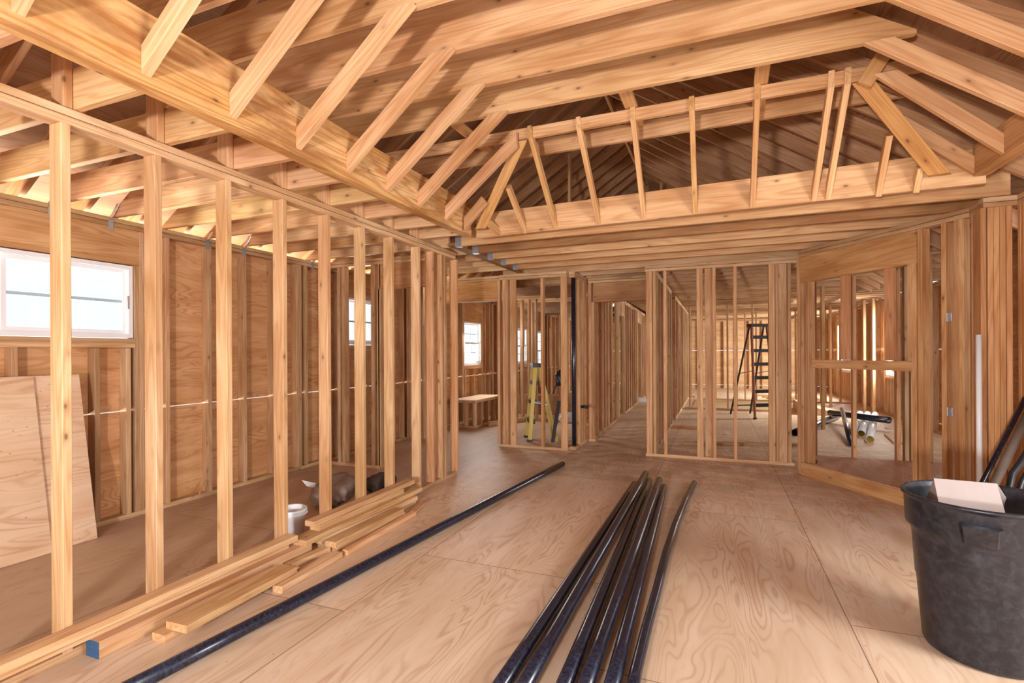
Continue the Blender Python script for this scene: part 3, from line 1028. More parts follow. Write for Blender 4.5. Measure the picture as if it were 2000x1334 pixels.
while y < 19.4:
    x0 = -1.86 if y > 7.6 else -2.9
    board('far_joist', (x0, y, ZC + 0.094), (3.36 if y > 7 else 2.6, y, ZC + 0.094), S, 0.184,
          label='one of the many ceiling joists over the hall and big far room', cat='joist', group='far ceiling joists')
    y += 0.406
    i += 1

# upper tray joists
UZ = 3.11
UY = [0.97 + 0.4115 * i + 0.02 for i in range(-1, 7)]
un = ['behind the camera', 'over the camera', 'topmost in the picture corner', 'third above the camera end', 'whose corner shows at the top edge', 'second lowest full-width one', 'widest-faced one nearest the header', 'next to the blocks']
for i, y in enumerate(UY):
    d = 0.286 if i >= 2 else 0.235
    zt_ = UZ + d
    xl = RX - (RZ - UZ - 0.03) / SL + 0.05
    xr = RX + (RZ - UZ - 0.03) / SL
    # square ends clipped to the roof slope
    xlt = RX - (RZ - zt_) / SL + 0.03
    xrt = RX + (RZ - zt_) / SL - 0.03
    me_v = [(xl, UZ), (xr, UZ), (xr, UZ + 0.02), (xrt, zt_), (xlt, zt_), (xl, UZ + 0.02)]
    cx = (xl + xr) / 2
    vs = [(x - cx, -S / 2, z - UZ) for x, z in me_v] + [(x - cx, S / 2, z - UZ) for x, z in me_v]
    fs = [tuple(range(6)), tuple(range(11, 5, -1))] + [(i2, i2 + 6, (i2 + 1) % 6 + 6, (i2 + 1) % 6) for i2 in range(6)]
    o = mesh_obj('tray_joist', vs, fs, 'lumber', None, Matrix.Translation((cx, y + 0.019, UZ)))
    o.color = ((1.05, 0.95, 0.84, 1), (1.0, 0.90, 0.76, 1), (1.08, 0.97, 0.90, 1))[i % 3]
    props(o, 'wide pinkish joist crossing the tray ceiling, ' + un[i], 'joist', 'upper tray joists', 'thing')
board('tray_ledger', (-3.35, 3.975, UZ + 0.045), (1.25, 3.955, UZ + 0.045), S, W4, tn=(1.1, 0.98, 0.88, 1), label='slim rim board that the short front rafters are nailed to', cat='beam')
board('tray_back_joist', (-3.6, 4.36, UZ + 0.07), (1.45, 4.30, UZ + 0.07), S, 0.14, tn=(1.0, 0.88, 0.78, 1), label='joist just behind the slim rim board, above the header', cat='joist')
for i, (px, py) in enumerate(((900, 252), (1222, 187), (1487, 135))):
    q = at(px, py, z=UZ + 0.11)
    board('catwalk_block', (q.x, 3.53, UZ + 0.115), (q.x + 0.02, 4.30, UZ + 0.115), W4, S, tn=(1.0, 0.86, 0.66, 1),
          label='short block bridging joist and rim board, %s' % ('over the hip', 'over the second front rafter', 'over the fifth front rafter')[i], cat='block')

# sloped rafters on the window side: plumb cut on the beam, level cut under the joists
rr = (UZ - 2.495) / 0.76
cs = 1 / math.sqrt(1 + rr * rr)
vv = W4 / cs
ordn = ['at the camera end', 'second from the camera end', 'third from the camera end', 'fourth from the camera end', 'middle of the row', 'fourth before the hip', 'third before the hip', 'second before the hip', 'last before the hip']
RY = [0.571, 0.976, 1.389, 1.794, 2.211, 2.625, 3.043, 3.452, 3.884]
for i, y in enumerate(RY):
    x0, x1 = XLB + 0.001, -1.40 if i < 8 else -1.475
    z1 = UZ - 0.001
    zb = lambda x: 2.495 + (x - XLB) * rr
    pts = [(x0, 2.495), (x1, zb(x1) if zb(x1) < z1 else z1), (x1, z1), (x0 + (z1 - vv - 2.495) / rr, z1), (x0, 2.495 + vv)]
    x1 = x0 + (z1 - 2.495) / rr
    pts = [(x0, 2.495), (x1, z1), (x0 + (z1 - 2.495 - vv) / rr, z1), (x0, 2.495 + vv)]
    if i == 8:
        xm = -1.50
        pts = [(x0, 2.495), (xm, 2.495 + (xm - x0) * rr), (xm, 2.495 + vv + (xm - x0) * rr), (x0, 2.495 + vv)]
    # local frame along the slope so that the grain follows the stick
    ax = Vector((cs, 0, cs * rr))
    zz = Vector((-cs * rr, 0, cs))
    mw = Matrix((ax, Vector((0, 1, 0)), zz)).transposed().to_4x4()
    mw.translation = Vector((x0, y, 2.495))
    inv = mw.inverted()
    vs = [inv @ Vector((x, y + s, z)) for s in (-S / 2, S / 2) for x, z in pts]
    n4 = len(pts)
    fs = [tuple(range(n4)), tuple(range(2 * n4 - 1, n4 - 1, -1))] + [(a, a + n4, (a + 1) % n4 + n4, (a + 1) % n4) for a in range(n4)]
    o = mesh_obj('jack_rafter', vs, fs, 'lumber', None, mw)
    o.color = ((1.1, 1.06, 1.0, 1), (1.08, 1.0, 0.95, 1), (1.12, 1.08, 1.02, 1), (1.08, 1.05, 1.02, 1), (1.05, 0.96, 0.86, 1), (1.04, 0.92, 0.84, 1), (1.08, 0.98, 0.92, 1), (1.0, 0.86, 0.76, 1), (1.05, 0.9, 0.86, 1))[i]
    props(o, 'short sloped rafter from the yellow-stained beam up to the tray, ' + ordn[i], 'rafter', 'sloped rafters on the window side', 'thing')
# last small jack on the window side, meeting the hip
o = board('jack_rafter', (XLB + 0.02, 4.20, 2.53), (-1.92, 4.17, 2.72), S, W4, n0=(1, 0, 0), tn=(1.05, 0.96, 0.9, 1), label='shortest sloped rafter on the yellow-stained beam, butting the hip', cat='rafter', group='sloped rafters on the window side')

# hips
board('hip_rafter', (-2.05, 4.345, 2.51), (-1.50, 3.965, 3.095), S, 0.09, up=(1, 0.25, -0.2), n0=(0, 0, 1), n1=(0, 0, 1), tn=(0.98, 0.84, 0.56, 1), label='thick diagonal hip rafter at the window-side corner of the tray', cat='rafter')
board('hip_rafter', (1.39, 4.25, 2.53), (0.895, 3.94, 3.095), S, 0.10, up=(-1, 0.25, -0.2), n0=(0, 0, 1), n1=(0, 0, 1), tn=(0.95, 0.76, 0.44, 1), label='yellow diagonal hip rafter at the bin-side corner of the tray', cat='rafter')

# front jacks: rim board down to the header
fn = ['next to the window-side hip', 'second from the window-side hip', 'third from the window-side hip', 'orange-yellow one in the middle', 'fifth, pinkish, past the middle', 'first of the close pair', 'second of the close pair by the hip']
for i, (xt, xb) in enumerate(((-1.405, -1.35), (-1.0, -0.955), (-0.58, -0.565), (-0.16, -0.158), (0.27, 0.262), (0.712, 0.675), (0.805, 0.765))):
    board('front_jack_rafter', (xb, yA(xb) - 0.003, 2.52), (xt, 3.925, 3.150), S, 0.064, up=(0, 0.6, 0.6), n0=(0, 1, 0), n1=(0, 1, 0), tn=(1.0, 0.88, 0.64, 1) if i in (0, 3) else (1.06, 0.95, 0.8, 1),
          label='slim front rafter on knotty header, ' + fn[i], cat='rafter', group='front rafters of the tray')
for i, (xt, yt, zt_, xb) in enumerate(((-1.68, 4.135, 2.80, -1.65), (-1.95, 4.31, 2.55, -1.92), (1.075, 4.12, 2.80, 1.07), (1.285, 4.255, 2.60, 1.285))):
    board('hip_jack_rafter', (xb, yA(xb) - 0.003, 2.50), (xt, yt, zt_), S, 0.064, up=(0, 0.6, 0.6), n0=(0, 1, 0), tn=(1.04, 0.92, 0.74, 1),
          label=('short jack from the window-side hip down to the header', 'tiny jack at the foot of the window-side hip', 'short jack from the yellow hip down to the header', 'tiny jack at the foot of the yellow hip')[i], cat='rafter', group='hip jacks')

# sloped rafters on the bin side
for i, (y, xt) in enumerate(((1.83, .83), (2.24, .83), (2.65, .83), (3.06, 0.83), (3.47, 0.83), (3.89, 0.93), (4.262, 1.20))):
    dx = XRB - xt
    xt, zt_ = (xt + 0.03, UZ + 0.029) if i < 5 else ((1.00, UZ + 0.0) if i == 5 else (1.20, 2.90))
    board('bay_rafter', (xt, y, zt_ - (0.03 if i < 5 else 0)), (XRB - 0.001, y, 2.572), S, W4, n0=(1, 0, 0) if i > 5 else (0, 0, 1), n1=(1, 0, 0), tn=(1.06, 0.92, 0.82, 1),
          label='sloped rafter on the bin side of the tray, %s' % ('above the camera', 'beyond the picture top', 'touching the picture top', 'crossing the upper picture corner', 'ending beyond the picture edge', 'rising to the rim board', 'short lowest one behind the hip')[i], cat='rafter', group='sloped rafters on the bin side')
q = at(1717, 128, Y=3.97)
board('rim_block', (q.x - 0.10, 3.90, UZ - 0.05), (q.x + 0.03, 3.90, UZ + 0.16), 0.038, W4, up=(0.8, 0, -0.3), tn=(1.0, 0.84, 0.62, 1), label='stubby block nailed beside the end of the rim board', cat='block')


# ------------------------------------------------------------------ loose lumber on the floor
def stick(p, q, w, h, z, label, group='boards piled along the open stud wall', tn=None, **kw):
    return board('loose_board', (p[0], p[1], z + h / 2), (q[0], q[1], z + h / 2), w, h, tn=tn, label=label, cat='board', group=group, **kw)


T = lambda a, b=0.95, c=0.88: (a, a * b, a * c, 1)
o_low = stick((-2.603, 1.43), (-2.603, 2.72), 0.089, S, 0.0, 'pale board lying under the blue-ended board', tn=T(1.1, 0.98, 0.95))
o = stick((-2.603, 1.43), (-2.603, 2.72), 0.089, S, S, 'mauve board with blue-painted end on the floor stack', tn=T(1.08, .95, .95))
for tgt, za, zb_ in ((o, 0.039, 0.0755), (o_low, 0.001, 0.0375)):
    b_ = box('painted_end', (-2.648, 1.4285, za), (-2.558, 1.4302, zb_), 'blue', None)
    w_ = b_.matrix_basis.copy()
    b_.parent = tgt
    b_.matrix_basis = tgt.matrix_basis.inverted() @ w_
stick((-2.645, 0.5), (-2.645, 2.58), 0.05, S, 2 * S, 'board hidden mostly under the long topmost board', tn=T(1.05))
stick((-2.627, 0.35), (-2.629, 2.62), 0.092, S, 3 * S, 'long pale topmost board running toward the lower picture corner', tn=T(1.14, 0.96, 0.9))
stick((-2.45, 1.62), (-2.455, 2.0), 0.089, S, 0.0, 'short offcut under the near end of the wide flat board', tn=T(1.08))
stick((-2.44, 2.2), (-2.45, 2.45), 0.089, S, 0.0, 'hidden offcut supporting the wide flat board', tn=T(0.98))
stick((-2.392, 1.665), (-2.415, 2.37), 0.14, S, S + 0.001, 'wide flat tan board resting across two offcuts', tn=T(1.0, 0.94, 0.8))
stick((-2.32, 2.20), (-2.345, 2.73), 0.070, S, 0.0, 'short pale board on the floor nearest the black pipe', tn=T(1.14, 0.97, 0.95))
stick((-2.505, 2.46), (-2.48, 2.78), 0.06, S, 0.0, 'pale short board with split edge between the two stacks', tn=T(1.1, 1, 0.98))
# upper stack
stick((-2.445, 2.80), (-2.44, 3.60), 0.089, S, 0.0, 'bottom board of the far stack facing the pipe', tn=T(1.0, .97, .9))
stick((-2.565, 2.82), (-2.56, 3.95), 0.089, S, 0.0, 'bottom inner board of the far stack', tn=T(0.98))
stick((-2.445, 2.77), (-2.44, 3.58), 0.089, S, S, 'second-layer board of the far stack facing the pipe', tn=T(1.06, .97, .86))
stick((-2.58, 2.79), (-2.53, 3.93), 0.089, S, S, 'second-layer inner board of the far stack', tn=T(1.12, 0.98, 0.95))
stick((-2.60, 2.64), (-2.60, 4.08), 0.14, S, 2 * S, 'wide yellow-tan board, longest in the far stack', tn=T(1.04, 0.97, 0.84))
stick((-2.625, 2.82), (-2.62, 3.85), 0.089, S, 3 * S, 'narrow board just below the topmost of the far stack', tn=T(1.06, 0.97, 0.86))
stick((-2.632, 2.78), (-2.626, 4.03), 0.089, S, 4 * S, 'topmost pinkish board of the far stack', tn=T(1.1, 0.95, 0.9))
stick((-2.32, 2.77), (-2.352, 3.66), 0.045, S, 0.0, 'thin orange strip beside the far stack', tn=T(1.1, 0.84, 0.74))
stick((-2.385, 3.70), (-2.455, 4.02), 0.05, 0.02, 0.0, 'thin mauve offcut past the end of the far stack', tn=T(1.04, 0.88, 0.88))

# ------------------------------------------------------------------ black pipes on the floor
def fpipe(pix, r, z, label, grp='black pipes bundled on the floor'):
    pts = [at(p[0], p[1], z=p[2] if len(p) > 2 else z) for p in pix]
    if len(pts) == 2:
        a, b = pts
        pts = [a.lerp(b, k / 8) for k in range(9)]
    o = tube('floor_pipe', pts, r, 'abs', seg=24)
    return props(o, label, 'pipe', grp, 'thing')


fpipe([(1099, 906), (193, 1374)], 0.032, 0.033, 'lone long black pipe lying diagonally beside the board piles', None)
for a, b, l in (((1239, 946), (950, 1380), 'black pipe on the outer side of the bundle, nearest the lone pipe'),
                ((1261, 925, 0.098), (1000, 1380, 0.035), 'black pipe reaching farthest of the bundle, second from the lone pipe'),
                ((1268, 938), (1084, 1380), 'thin black pipe third in the bundle'),
                ((1288, 937, 0.098), (1128, 1380, 0.035), 'black pipe fourth in the bundle, half hidden between neighbours'),
                ((1297, 951), (1184, 1380), 'thick glossy black pipe fifth in the bundle')):
    fpipe([a, b], 0.032, 0.033, l)
fpipe([(1356, 943), (1338, 978), (1318, 1027), (1301, 1080), (1284, 1150), (1262, 1230), (1240, 1320), (1226, 1390)], 0.026, 0.027, 'curved black pipe on the bin side of the bundle')

# ------------------------------------------------------------------ bin with box, leaning pipes
BX, BY = 1.115, 2.93
BN = thing('trash_bin', 'large scuffed black plastic bin standing at the picture edge', 'bin', (BX, BY, 0))


def bwarp(an, z):
    return 0.006 * math.sin(2 * an + 1.0) * (z / 0.7)


prof = [(0.0, 0.0), (0.185, 0.0), (0.215, 0.006), (0.222, 0.02), (0.240, 0.27), (0.243, 0.30), (0.247, 0.31), (0.258, 0.50), (0.262, 0.53), (0.281, 0.55), (0.283, 0.56), (0.287, 0.675), (0.289, 0.683), (0.298, 0.686), (0.301, 0.693), (0.298, 0.70),
        (0.288, 0.701), (0.283, 0.695), (0.279, 0.67), (0.276, 0.56), (0.253, 0.53), (0.235, 0.28), (0.215, 0.03), (0.0, 0.02)]
lathe('body', prof, 'bin', (BX, BY, 0), 72, BN, bwarp)
# moulded grip below the rim
ga = math.radians(247)
for an in (ga, ga + math.pi):
    hx, hy = BX + 0.287 * math.cos(an), BY + 0.287 * math.sin(an)
    R = Matrix.Translation((hx, hy, 0.60)) @ Matrix.Rotation(an, 4, 'Z')
    hv, hf = [], []
    grip = [(-0.004, -0.07, 0.03), (0.034, -0.055, 0.03), (0.038, 0.0, 0.03), (0.034, 0.055, 0.03), (-0.004, 0.07, 0.03),
            (-0.004, -0.06, -0.045), (0.006, -0.05, -0.05), (0.009, 0.0, -0.05), (0.006, 0.05, -0.05), (-0.004, 0.06, -0.045)]
    mesh_obj('handle', grip, [(0, 1, 2, 3, 4), (9, 8, 7, 6, 5), (0, 5, 6, 1), (1, 6, 7, 2), (2, 7, 8, 3), (3, 8, 9, 4), (4, 9, 5, 0)], 'bin', BN, R)
bxx = thing('cardboard_box', 'dusty open cardboard box stuffed into the black bin', 'box', (BX - 0.06, BY + 0.01, 0.45))
Rb = Matrix.Translation((BX - 0.045, BY + 0.03, 0.60)) @ Matrix.Rotation(math.radians(-6), 4, 'Z') @ Matrix.Rotation(math.radians(-42), 4, 'X')


def rb(name, lo, hi, mat):
    vs = [(x, y, z) for x in (lo[0], hi[0]) for y in (lo[1], hi[1]) for z in (lo[2], hi[2])]
    return mesh_obj(name, vs, [(0, 1, 3, 2), (4, 6, 7, 5), (0, 4, 5, 1), (2, 3, 7, 6), (0, 2, 6, 4), (1, 5, 7, 3)], mat, bxx, Rb)


rb('side', (-0.125, -0.10, -0.16), (0.10, -0.094, 0.112), 'card')
rb('side', (-0.125, 0.094, -0.16), (0.10, 0.10, 0.112), 'card')
rb('end', (-0.125, -0.094, -0.16), (-0.119, 0.094, 0.112), 'card')
rb('end', (0.094, -0.094, -0.16), (0.10, 0.094, 0.112), 'cardw')
rb('lid', (-0.125, -0.10, 0.112), (0.10, 0.10, 0.117), 'card')
mesh_obj('flap', [(0.10, -0.10, 0.115), (0.10, 0.10, 0.115), (0.16, 0.11, 0.10), (0.15, 0.0, 0.105), (0.10, -0.10, 0.119), (0.10, 0.10, 0.119), (0.16, 0.11, 0.104), (0.15, 0.0, 0.109)],
         [(3, 2, 1, 0), (4, 5, 6, 7), (0, 1, 5, 4), (1, 2, 6, 5), (2, 3, 7, 6), (3, 0, 4, 7)], 'card', bxx, Rb)
# rubble inside the bin
sv = lathe('debris', [(0.0, 0.33), (0.1, 0.36), (0.18, 0.33), (0.232, 0.29)], 'sack', (BX, BY, 0), 40, None, lambda a, z: 0.0)
props(sv, 'brown scraps filling the inside of the black bin', 'debris', None, 'stuff')

def lean(pts, r, mat, label, nm='leaning_pipe'):
    return props(tube(nm, pts, r, mat, seg=18), label, 'pipe', 'pipes leaning behind the bin', 'thing')


lean([at(1846, 1085, z=0.0), at(2003, 777, X=1.955)], 0.016, 'abs', 'slim glossy black pipe leaning behind the bin')
a = at(1862, 1110, z=0.0)
lean([a, at(2012, 800, X=1.93)], 0.026, 'grey_pipe', 'thicker weathered grey-brown pipe leaning behind the bin')
lean([at(1945, 1060, D=2.75), at(1969, 962, D=2.80), at(1977, 925, D=2.82), at(1992, 906, D=2.84), at(2012, 872, D=2.86)], 0.017, 'abs_dark', 'bent black conduit leaning behind the bin')
lean([at(1975, 1040, D=2.6), at(1988, 962, D=2.62), at(1996, 940, D=2.63), at(2020, 900, D=2.64)], 0.013, 'abs_dark', 'second bent dark conduit at the picture edge')

# ------------------------------------------------------------------ window room: leaning plywood, bucket, sack
def sheet(name, ya, yb, xb, xt, h, label, tn, th=0.012):
    L = math.hypot(xb - xt, h)
    ang = math.atan2(xb - xt, h)
    vs = []
    for s in (0, th):
        for (y_, l) in ((ya, 0), (yb, 0), (yb, L), (ya, L)):
            vs.append((s, y_ - (ya + yb) / 2, l))
    mw = Matrix.Translation((xb, (ya + yb) / 2, 0.0)) @ Matrix.Rotation(-ang, 4, 'Y')
    o = mesh_obj(name, vs, [(0, 3, 2, 1), (4, 5, 6, 7), (0, 1, 5, 4), (1, 2, 6, 5), (2, 3, 7, 6), (3, 0, 4, 7)], 'ply', None, mw)
    o.color = tn
    return props(o, label, 'plywood sheet', 'plywood sheets leaning on the window wall', 'thing')


sheet('plywood_sheet', -0.05, 2.37, -4.262, -4.475, 1.205, 'leaning plywood sheet under the window, the longer inner one', (1.02, 1.0, 1.0, 1))
sheet('plywood_sheet', -0.35, 2.08, -4.238, -4.451, 1.200, 'leaning plywood sheet under the window, the shorter outer one', (1.0, 0.99, 0.97, 1))
a_ = at(388, 965, X=-4.47)
stickx = board('wood_sliver', (a_.x, a_.y, 0.044), at(401, 938, X=-4.492), 0.012, 0.012, tn=T(1.1), label='thin sliver of wood leaning at the foot of the plywood', cat='wood scrap')

bk = thing('paint_bucket', 'small white plastic bucket on the floor behind the fourth open stud', 'bucket', (-2.98, 2.96, 0))
lathe('tub', [(0.0, 0.0), (0.082, 0.0), (0.09, 0.01), (0.103, 0.165), (0.112, 0.172), (0.112, 0.19), (0.106, 0.192), (0.100, 0.186), (0.088, 0.015), (0.0, 0.012)], 'vinyl', (-2.98, 2.96, 0), 36, bk)
lathe('rim_band', [(0.1125, 0.150), (0.116, 0.152), (0.116, 0.157), (0.1045, 0.160)], 'vinyl', (-2.98, 2.96, 0), 36, bk)

# torn sack: lumpy flattened bag with an open crumpled mouth
def sack(name, loc, sx, sy, sz, mat, seed, parent=None):
    r = random.Random(seed)
    bm = bmesh.new()
    bmesh.ops.create_icosphere(bm, subdivisions=4, radius=1)
    ph = [r.uniform(0, 6) for _ in range(8)]
    for v in bm.verts:
        c = v.co.copy()
        k = 1 + 0.08 * math.sin(5 * c.x + ph[0]) * math.cos(4 * c.y + ph[1]) + 0.05 * math.sin(11 * c.x + 7 * c.z + ph[2]) + 0.04 * math.sin(15 * c.y + ph[3] + 6 * c.x)
        p = Vector((math.copysign(abs(c.x) ** 0.7, c.x), math.copysign(abs(c.y) ** 0.7, c.y), math.copysign(abs(c.z) ** 0.75, c.z))) * k
        v.co = Vector((p.x * sx, p.y * sy, max(p.z * sz, -sz * 0.92)))
    zmin = min(v.co.z for v in bm.verts)
    for v in bm.verts:
        v.co.z -= zmin
    me = bpy.data.meshes.new(name)
    bm.to_mesh(me)
    bm.free()
    me.materials.append(M[mat])
    me.polygons.foreach_set('use_smooth', [True] * len(me.polygons))
    o = bpy.data.objects.new(name, me)
    col.objects.link(o)
    o.location = loc
    return put(o, parent)


sk = thing('cement_sack', 'torn brown paper sack slumped on the floor behind the fifth open stud', 'sack', (-3.32, 3.95, 0))
sack('bag', (-3.35, 3.85, 0), 0.17, 0.40, 0.085, 'sack', 3, sk).rotation_euler = (0, 0, 0.5)
q = at(590, 948, z=0.17)
mesh_obj('white_lining', [(0, 0, 0.04), (0.05, 0.02, -0.02), (-0.02, 0.06, -0.02), (0.09, 0.08, 0.0), (0.12, 0.03, -0.025)], [(0, 1, 2), (0, 3, 1), (1, 3, 4), (0, 2, 3)], 'pvc', sk, Matrix.Translation((-3.52, 3.62, 0.16)))
scrap = sack('dark_scrap', (-3.1, 4.22, 0.0), 0.11, 0.16, 0.08, 'dark', 5)
props(scrap, 'dark torn scrap lying at the far end of the brown sack', 'scrap', None, 'thing')

# ------------------------------------------------------------------ bench box beyond the left opening
bb = thing('boxed_bench', 'plywood-topped framed box seen past the end of the open stud wall', 'bench', (-4.1, 8.3, 0))
bx0, bx1, by0, by1, bh = -4.46, -4.0, 8.2, 9.4, 0.50
box('top', (bx0, by0 - 0.02, bh - 0.018), (bx1 + 0.02, by1, bh), 'ply', bb)
for z in (ZP / 2, bh - 0.018 - S / 2):
    board('rail', (bx0, by0 + 0.045, z), (bx1, by0 + 0.045, z), W4, S, parent=bb, tn=T(1.06))
for x in (bx0 + 0.02, -4.19, bx1 - 0.02):
    board('post', (x, by0 + 0.045, S), (x, by0 + 0.045, bh - 0.018 - S), S, W4, up=(0, 1, 0), parent=bb, tn=T(1.08))
for y in (8.5, 8.8, 9.1, 9.35):
    board('post', (bx1 - 0.045, y, S), (bx1 - 0.045, y, bh - 0.018 - S), S, W4, up=(1, 0, 0), parent=bb, tn=T(0.95))
for z in (ZP / 2, bh - 0.018 - S / 2):
    board('rail', (bx1 - 0.045, by0 + 0.09, z), (bx1 - 0.045, by1, z), W4, S, parent=bb, tn=T(1.0))
q0, q1 = at(926, 838, z=0), at(985, 812, z=0)
board('floor_curb', (-3.85, 8.45, 0.0445), (-3.45, 9.38, 0.0445), S, W4, tn=T(0.9), label='low curb board running from the bench toward the yellow ladder', cat='board')
tb = thing('tub_deck', 'dark low tub deck behind the curb past the bench', 'deck', (-3.6, 10.4, 0))
box('face', (-4.0, 10.35, 0), (-2.6, 10.37, 0.42), 'sheath_x', tb, tn=(0.6, 0.5, 0.45, 1))
box('ledge', (-4.0, 10.37, 0.40), (-2.6, 10.9, 0.42), 'ply', tb, tn=(0.9, 0.85, 0.8, 1))

# ------------------------------------------------------------------ ladders
def ladder(name, label, base, rot, h, wbot, wtop, spread, nsteps, mats, front_lean=0.28):
    """Stepladder: front rails with steps, rear rails, cap, spreaders. Local: front feet at y=0, rear at y=+spread."""
    t = thing(name, label, 'ladder', base)
    t.rotation_euler = (0, 0, rot)
    mf, mr, ms = mats
    tx, ty = wtop / 2, spread * front_lean
    R = Matrix.Translation(Vector(base)) @ Matrix.Rotation(rot, 4, 'Z')
    P = lambda x, y, z: R @ Vector((x, y, z))
    yd = (R.to_3x3() @ Vector((0, 1, 0)))

    def piece(nm, a, b, w, d, up, mat, par=t):
        return board(nm, P(*a), P(*b), w, d, up=(R.to_3x3() @ Vector(up)), mat=mat, parent=par, tn=(1, 1, 1, 1), ch=0.002)

    bpy.context.view_layer.update()
    for s in (-1, 1):
        r_ = piece('front_rail', (s * wbot / 2, 0, 0.02), (s * tx, ty * 0.9, h - 0.03), 0.022, 0.06, (0, 1, 0), mf)
        piece('foot', (s * wbot / 2, -0.0, 0.0), (s * wbot / 2 * 0.995, 0.005, 0.03), 0.03, 0.085, (0, 1, 0), 'blackm')
        piece('rear_rail', (s * (wbot / 2 - 0.02), spread, 0.0), (s * (tx - 0.01), ty + 0.05, h - 0.04), 0.02, 0.04, (0, 1, 0), mr)
        piece('spreader', (s * (wbot + wtop) / 4, ty * 0.45 + 0.02, h * 0.5), (s * (wbot + wtop) / 4 - s * 0.02, spread * 0.75, h * 0.46), 0.006, 0.018, (0, 0, 1), 'steel')
    piece('top_cap', (-tx - 0.03, ty + 0.01, h - 0.03), (tx + 0.03, ty + 0.01, h - 0.03), 0.14, 0.06, (0, 0, 1), ms)
    for k in range(1, nsteps + 1):
        f_ = k / (nsteps + 1)
        hw = (wbot / 2) * (1 - f_) + tx * f_ - 0.008
        piece('step', (-hw, ty * 0.9 * f_ + 0.02, h * f_), (hw, ty * 0.9 * f_ + 0.02, h * f_), 0.085, 0.025 if ms != 'blackm' else 0.065, (0, 0, 1), ms if ms == 'blackm' else 'steel')
    piece('rear_brace', (-(wbot / 2 - 0.03), spread * 0.93, h * 0.1), (wbot / 2 - 0.03, spread * 0.93, h * 0.1), 0.006, 0.03, (0, 0, 1), mr)
    return t


q = at(1478, 817, z=0)
ladder('brown_stepladder', 'tall brown and black stepladder in the big far room', (q.x + 0.17, q.y - 0.05, 0), 0.55, 1.90, 0.50, 0.34, 0.85, 6, ('brownf', 'blackm', 'blackm'))
ladder('yellow_stepladder', 'small yellow stepladder with black top behind the chase studs', (-2.72, 7.45, 0), -1.1, 1.18, 0.40, 0.30, 0.42, 3, ('yellow', 'yellow', 'blackm'))

# folded tool stand in the chase room
st = thing('folded_stand', 'folded black tool stand leaning behind the chase corner post', 'tool stand', (-2.2, 7.6, 0))
pa_, pb_ = at(1079, 868, Y=7.35), at(1092, 800, Y=7.40)
board('leg', (pa_.x, 7.35, 0.0), (pb_.x, 7.40, 0.62), 0.045, 0.045, parent=st, mat='blackm', tn=(1, 1, 1, 1))
board('leg', (pa_.x + 0.02, 7.50, 0.25), (pb_.x + 0.02, 7.46, 0.85), 0.02, 0.03, parent=st, mat='brownf', tn=(1, 1, 1, 1))
board('handle', (pa_.x - 0.02, 7.45, 0.72), (pb_.x - 0.0, 7.45, 1.0), 0.018, 0.018, parent=st, mat='blackm', tn=(1, 1, 1, 1))
hd = sack('head', (pb_.x + 0.0, 7.45, 0.84), 0.06, 0.07, 0.12, 'abs_dark', 8, st)

fm = sack('plastic_wrap', at(1081, 795, z=0.0), 0.22, 0.2, 0.1, 'plastic_film', 9)
fm.location = (-2.62, 9.55, 0.0)
props(fm, 'crumpled clear plastic wrap on the floor beyond the chase', 'plastic wrap', None, 'thing')

# ------------------------------------------------------------------ big far room: OSB floor, pipes, boards

o = multi('strand_board', [((-0.55, 12.75, 0.0), (1.6, 15.1, 0.010))], 'osb')
props(o, 'coarse tan strand board covering the floor past the thin stud wall', 'floor panel', None, 'thing')
q0, q1 = at(1335, 865, z=0.02), at(1585, 869, z=0.02)
board('loose_plank', q0, q1, 0.089, S, tn=T(0.85), label='single plank lying flat on the floor just inside the far room', cat='board')
board('floor_plate', at(1314, 833, z=0.02), at(1363, 836, z=0.02), 0.089, S, tn=T(0.98, .8, .6), label='short sole plate on the floor at the end of the hall side wall', cat='board')


def rp(a, b, r, mat, label, inner=None, cat='pipe', grp='pipes heaped in the far room'):
    return props(tube('loose_pipe', [a, a.lerp(b, 0.5), b], r, mat, seg=20, inner=inner, wall=0.006), label, cat, grp, 'thing')


rp(at(1552, 845, z=0.056), at(1636, 813, z=0.056), 0.055, 'abs', 'long black drain pipe whose open end points at the stud cluster')
rp(at(1737, 821, z=0.170), at(1620, 806, z=0.170), 0.055, 'abs', 'thick black drain pipe lying across the white pipes')
rp(at(1662, 867, z=0.037), at(1644, 799, z=0.272), 0.035, 'abs', 'narrow black pipe pointing toward the niche platform')
dr = Vector((0.25, 0.968, 0))
P3 = at(1690, 858, z=0.056) + Vector((0.058, 0, 0))
nv_ = Vector((0.968, -0.25, 0))
for i, (k_, al) in enumerate(((2, 0.85), (1, 0.55), (0, 0.0))):
    a = P3 - nv_ * (0.125 * k_) + dr * al
    rp(a, a + dr * (3.6 - al), 0.055, 'pvc', 'white plastic pipe in the heap, %s' % ('half hidden by the niche post', 'middle one with brownish bore', 'the one with the yellow bore')[i], inner='pvc_in')
pw = at(1712, 866, z=0.0) + Vector((0.26, 0, 0))
box('plywood_scrap', (pw.x, pw.y, 0.0), (pw.x + 0.27, pw.y + 0.85, 0.035), 'ply', rot=-0.12, label='small pale plywood scrap beside the white pipes', cat='plywood', group='plywood scraps', kind='thing')
pw = at(1716, 838, z=0.0) + Vector((0.20, 0.0, 0))
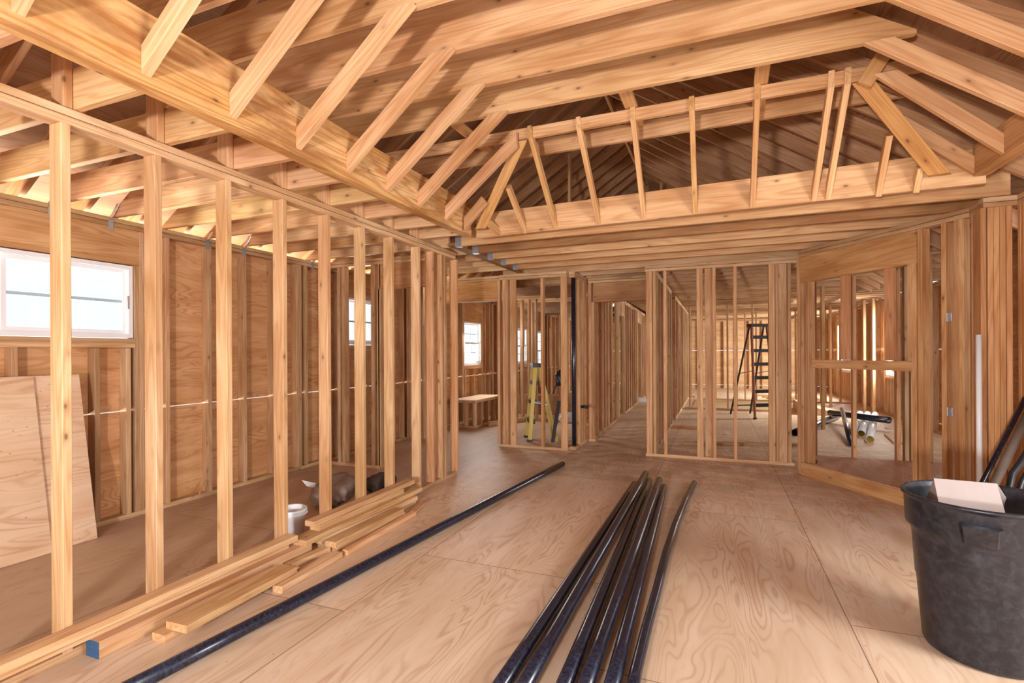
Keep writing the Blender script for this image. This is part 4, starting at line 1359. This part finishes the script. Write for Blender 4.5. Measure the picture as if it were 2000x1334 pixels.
box('plywood_scrap', (pw.x, pw.y, 0.0), (pw.x + 0.40, pw.y + 0.8, 0.03), 'ply', rot=-0.25, label='larger plywood piece behind the small scrap', cat='plywood', group='plywood scraps', kind='thing')
pa, pb, pc = at(1616, 823, z=0.0), at(1616, 803, z=0.0), at(1760, 822, z=0.0)
o = mesh_obj('plywood_ramp', [(1.65, 12.25, 0.0), (2.5, 12.25, 0.0), (2.45, 13.6, 0.0), (1.65, 13.6, 0.0), (1.65, 12.25, 0.22), (2.5, 12.25, 0.02), (2.45, 13.6, 0.02), (1.65, 13.6, 0.22)],
             [(3, 2, 1, 0), (4, 5, 6, 7), (0, 1, 5, 4), (1, 2, 6, 5), (2, 3, 7, 6), (3, 0, 4, 7)], 'ply')
o.color = (1, 0.95, 0.9, 1)
props(o, 'tilted plywood sheet propped like a ramp behind the pipe heap', 'plywood', None, 'thing')
for i in range(4):
    a = at(1480 + 9 * i, 772 + 3 * i, z=0.02)
    board('lumber_piece', a, a + Vector((1.3, 0.15 * i, 0)), 0.089, S, tn=T(0.9), label='short board scattered on the floor behind the brown ladder', cat='board', group='boards behind the brown ladder')
q = at(1248, 786, z=0.0)
box('storage_tote', (q.x - 0.2, q.y, 0.0), (q.x + 0.22, q.y + 0.25, 0.12), 'vinyl', label='white and grey low tote at the far end of the hall', cat='box', kind='thing', ch=0.01)
q = at(1418, 847, z=0.0)
box('paper_scrap', (q.x - 0.03, q.y - 0.06, 0.0), (q.x + 0.04, q.y + 0.03, 0.012), 'pvc', label='tiny white paper scrap on the far room floor', cat='scrap', kind='thing')

q = wa.xy(wa.px(1855, -f), -f - 0.002)
for zz_, nm_ in ((1.62, 'upper'), (0.86, 'lower')):
    board('nail_plate', (q.x, q.y, zz_ - 0.035), (q.x, q.y, zz_ + 0.035), 0.04, 0.003, up=(nr.x, nr.y, 0), mat='steel', tn=(0.5, 0.5, 0.5, 1), label='small grey metal plate on a stud beside the niche, %s one' % nm_, cat='metal plate', group='nail plates')
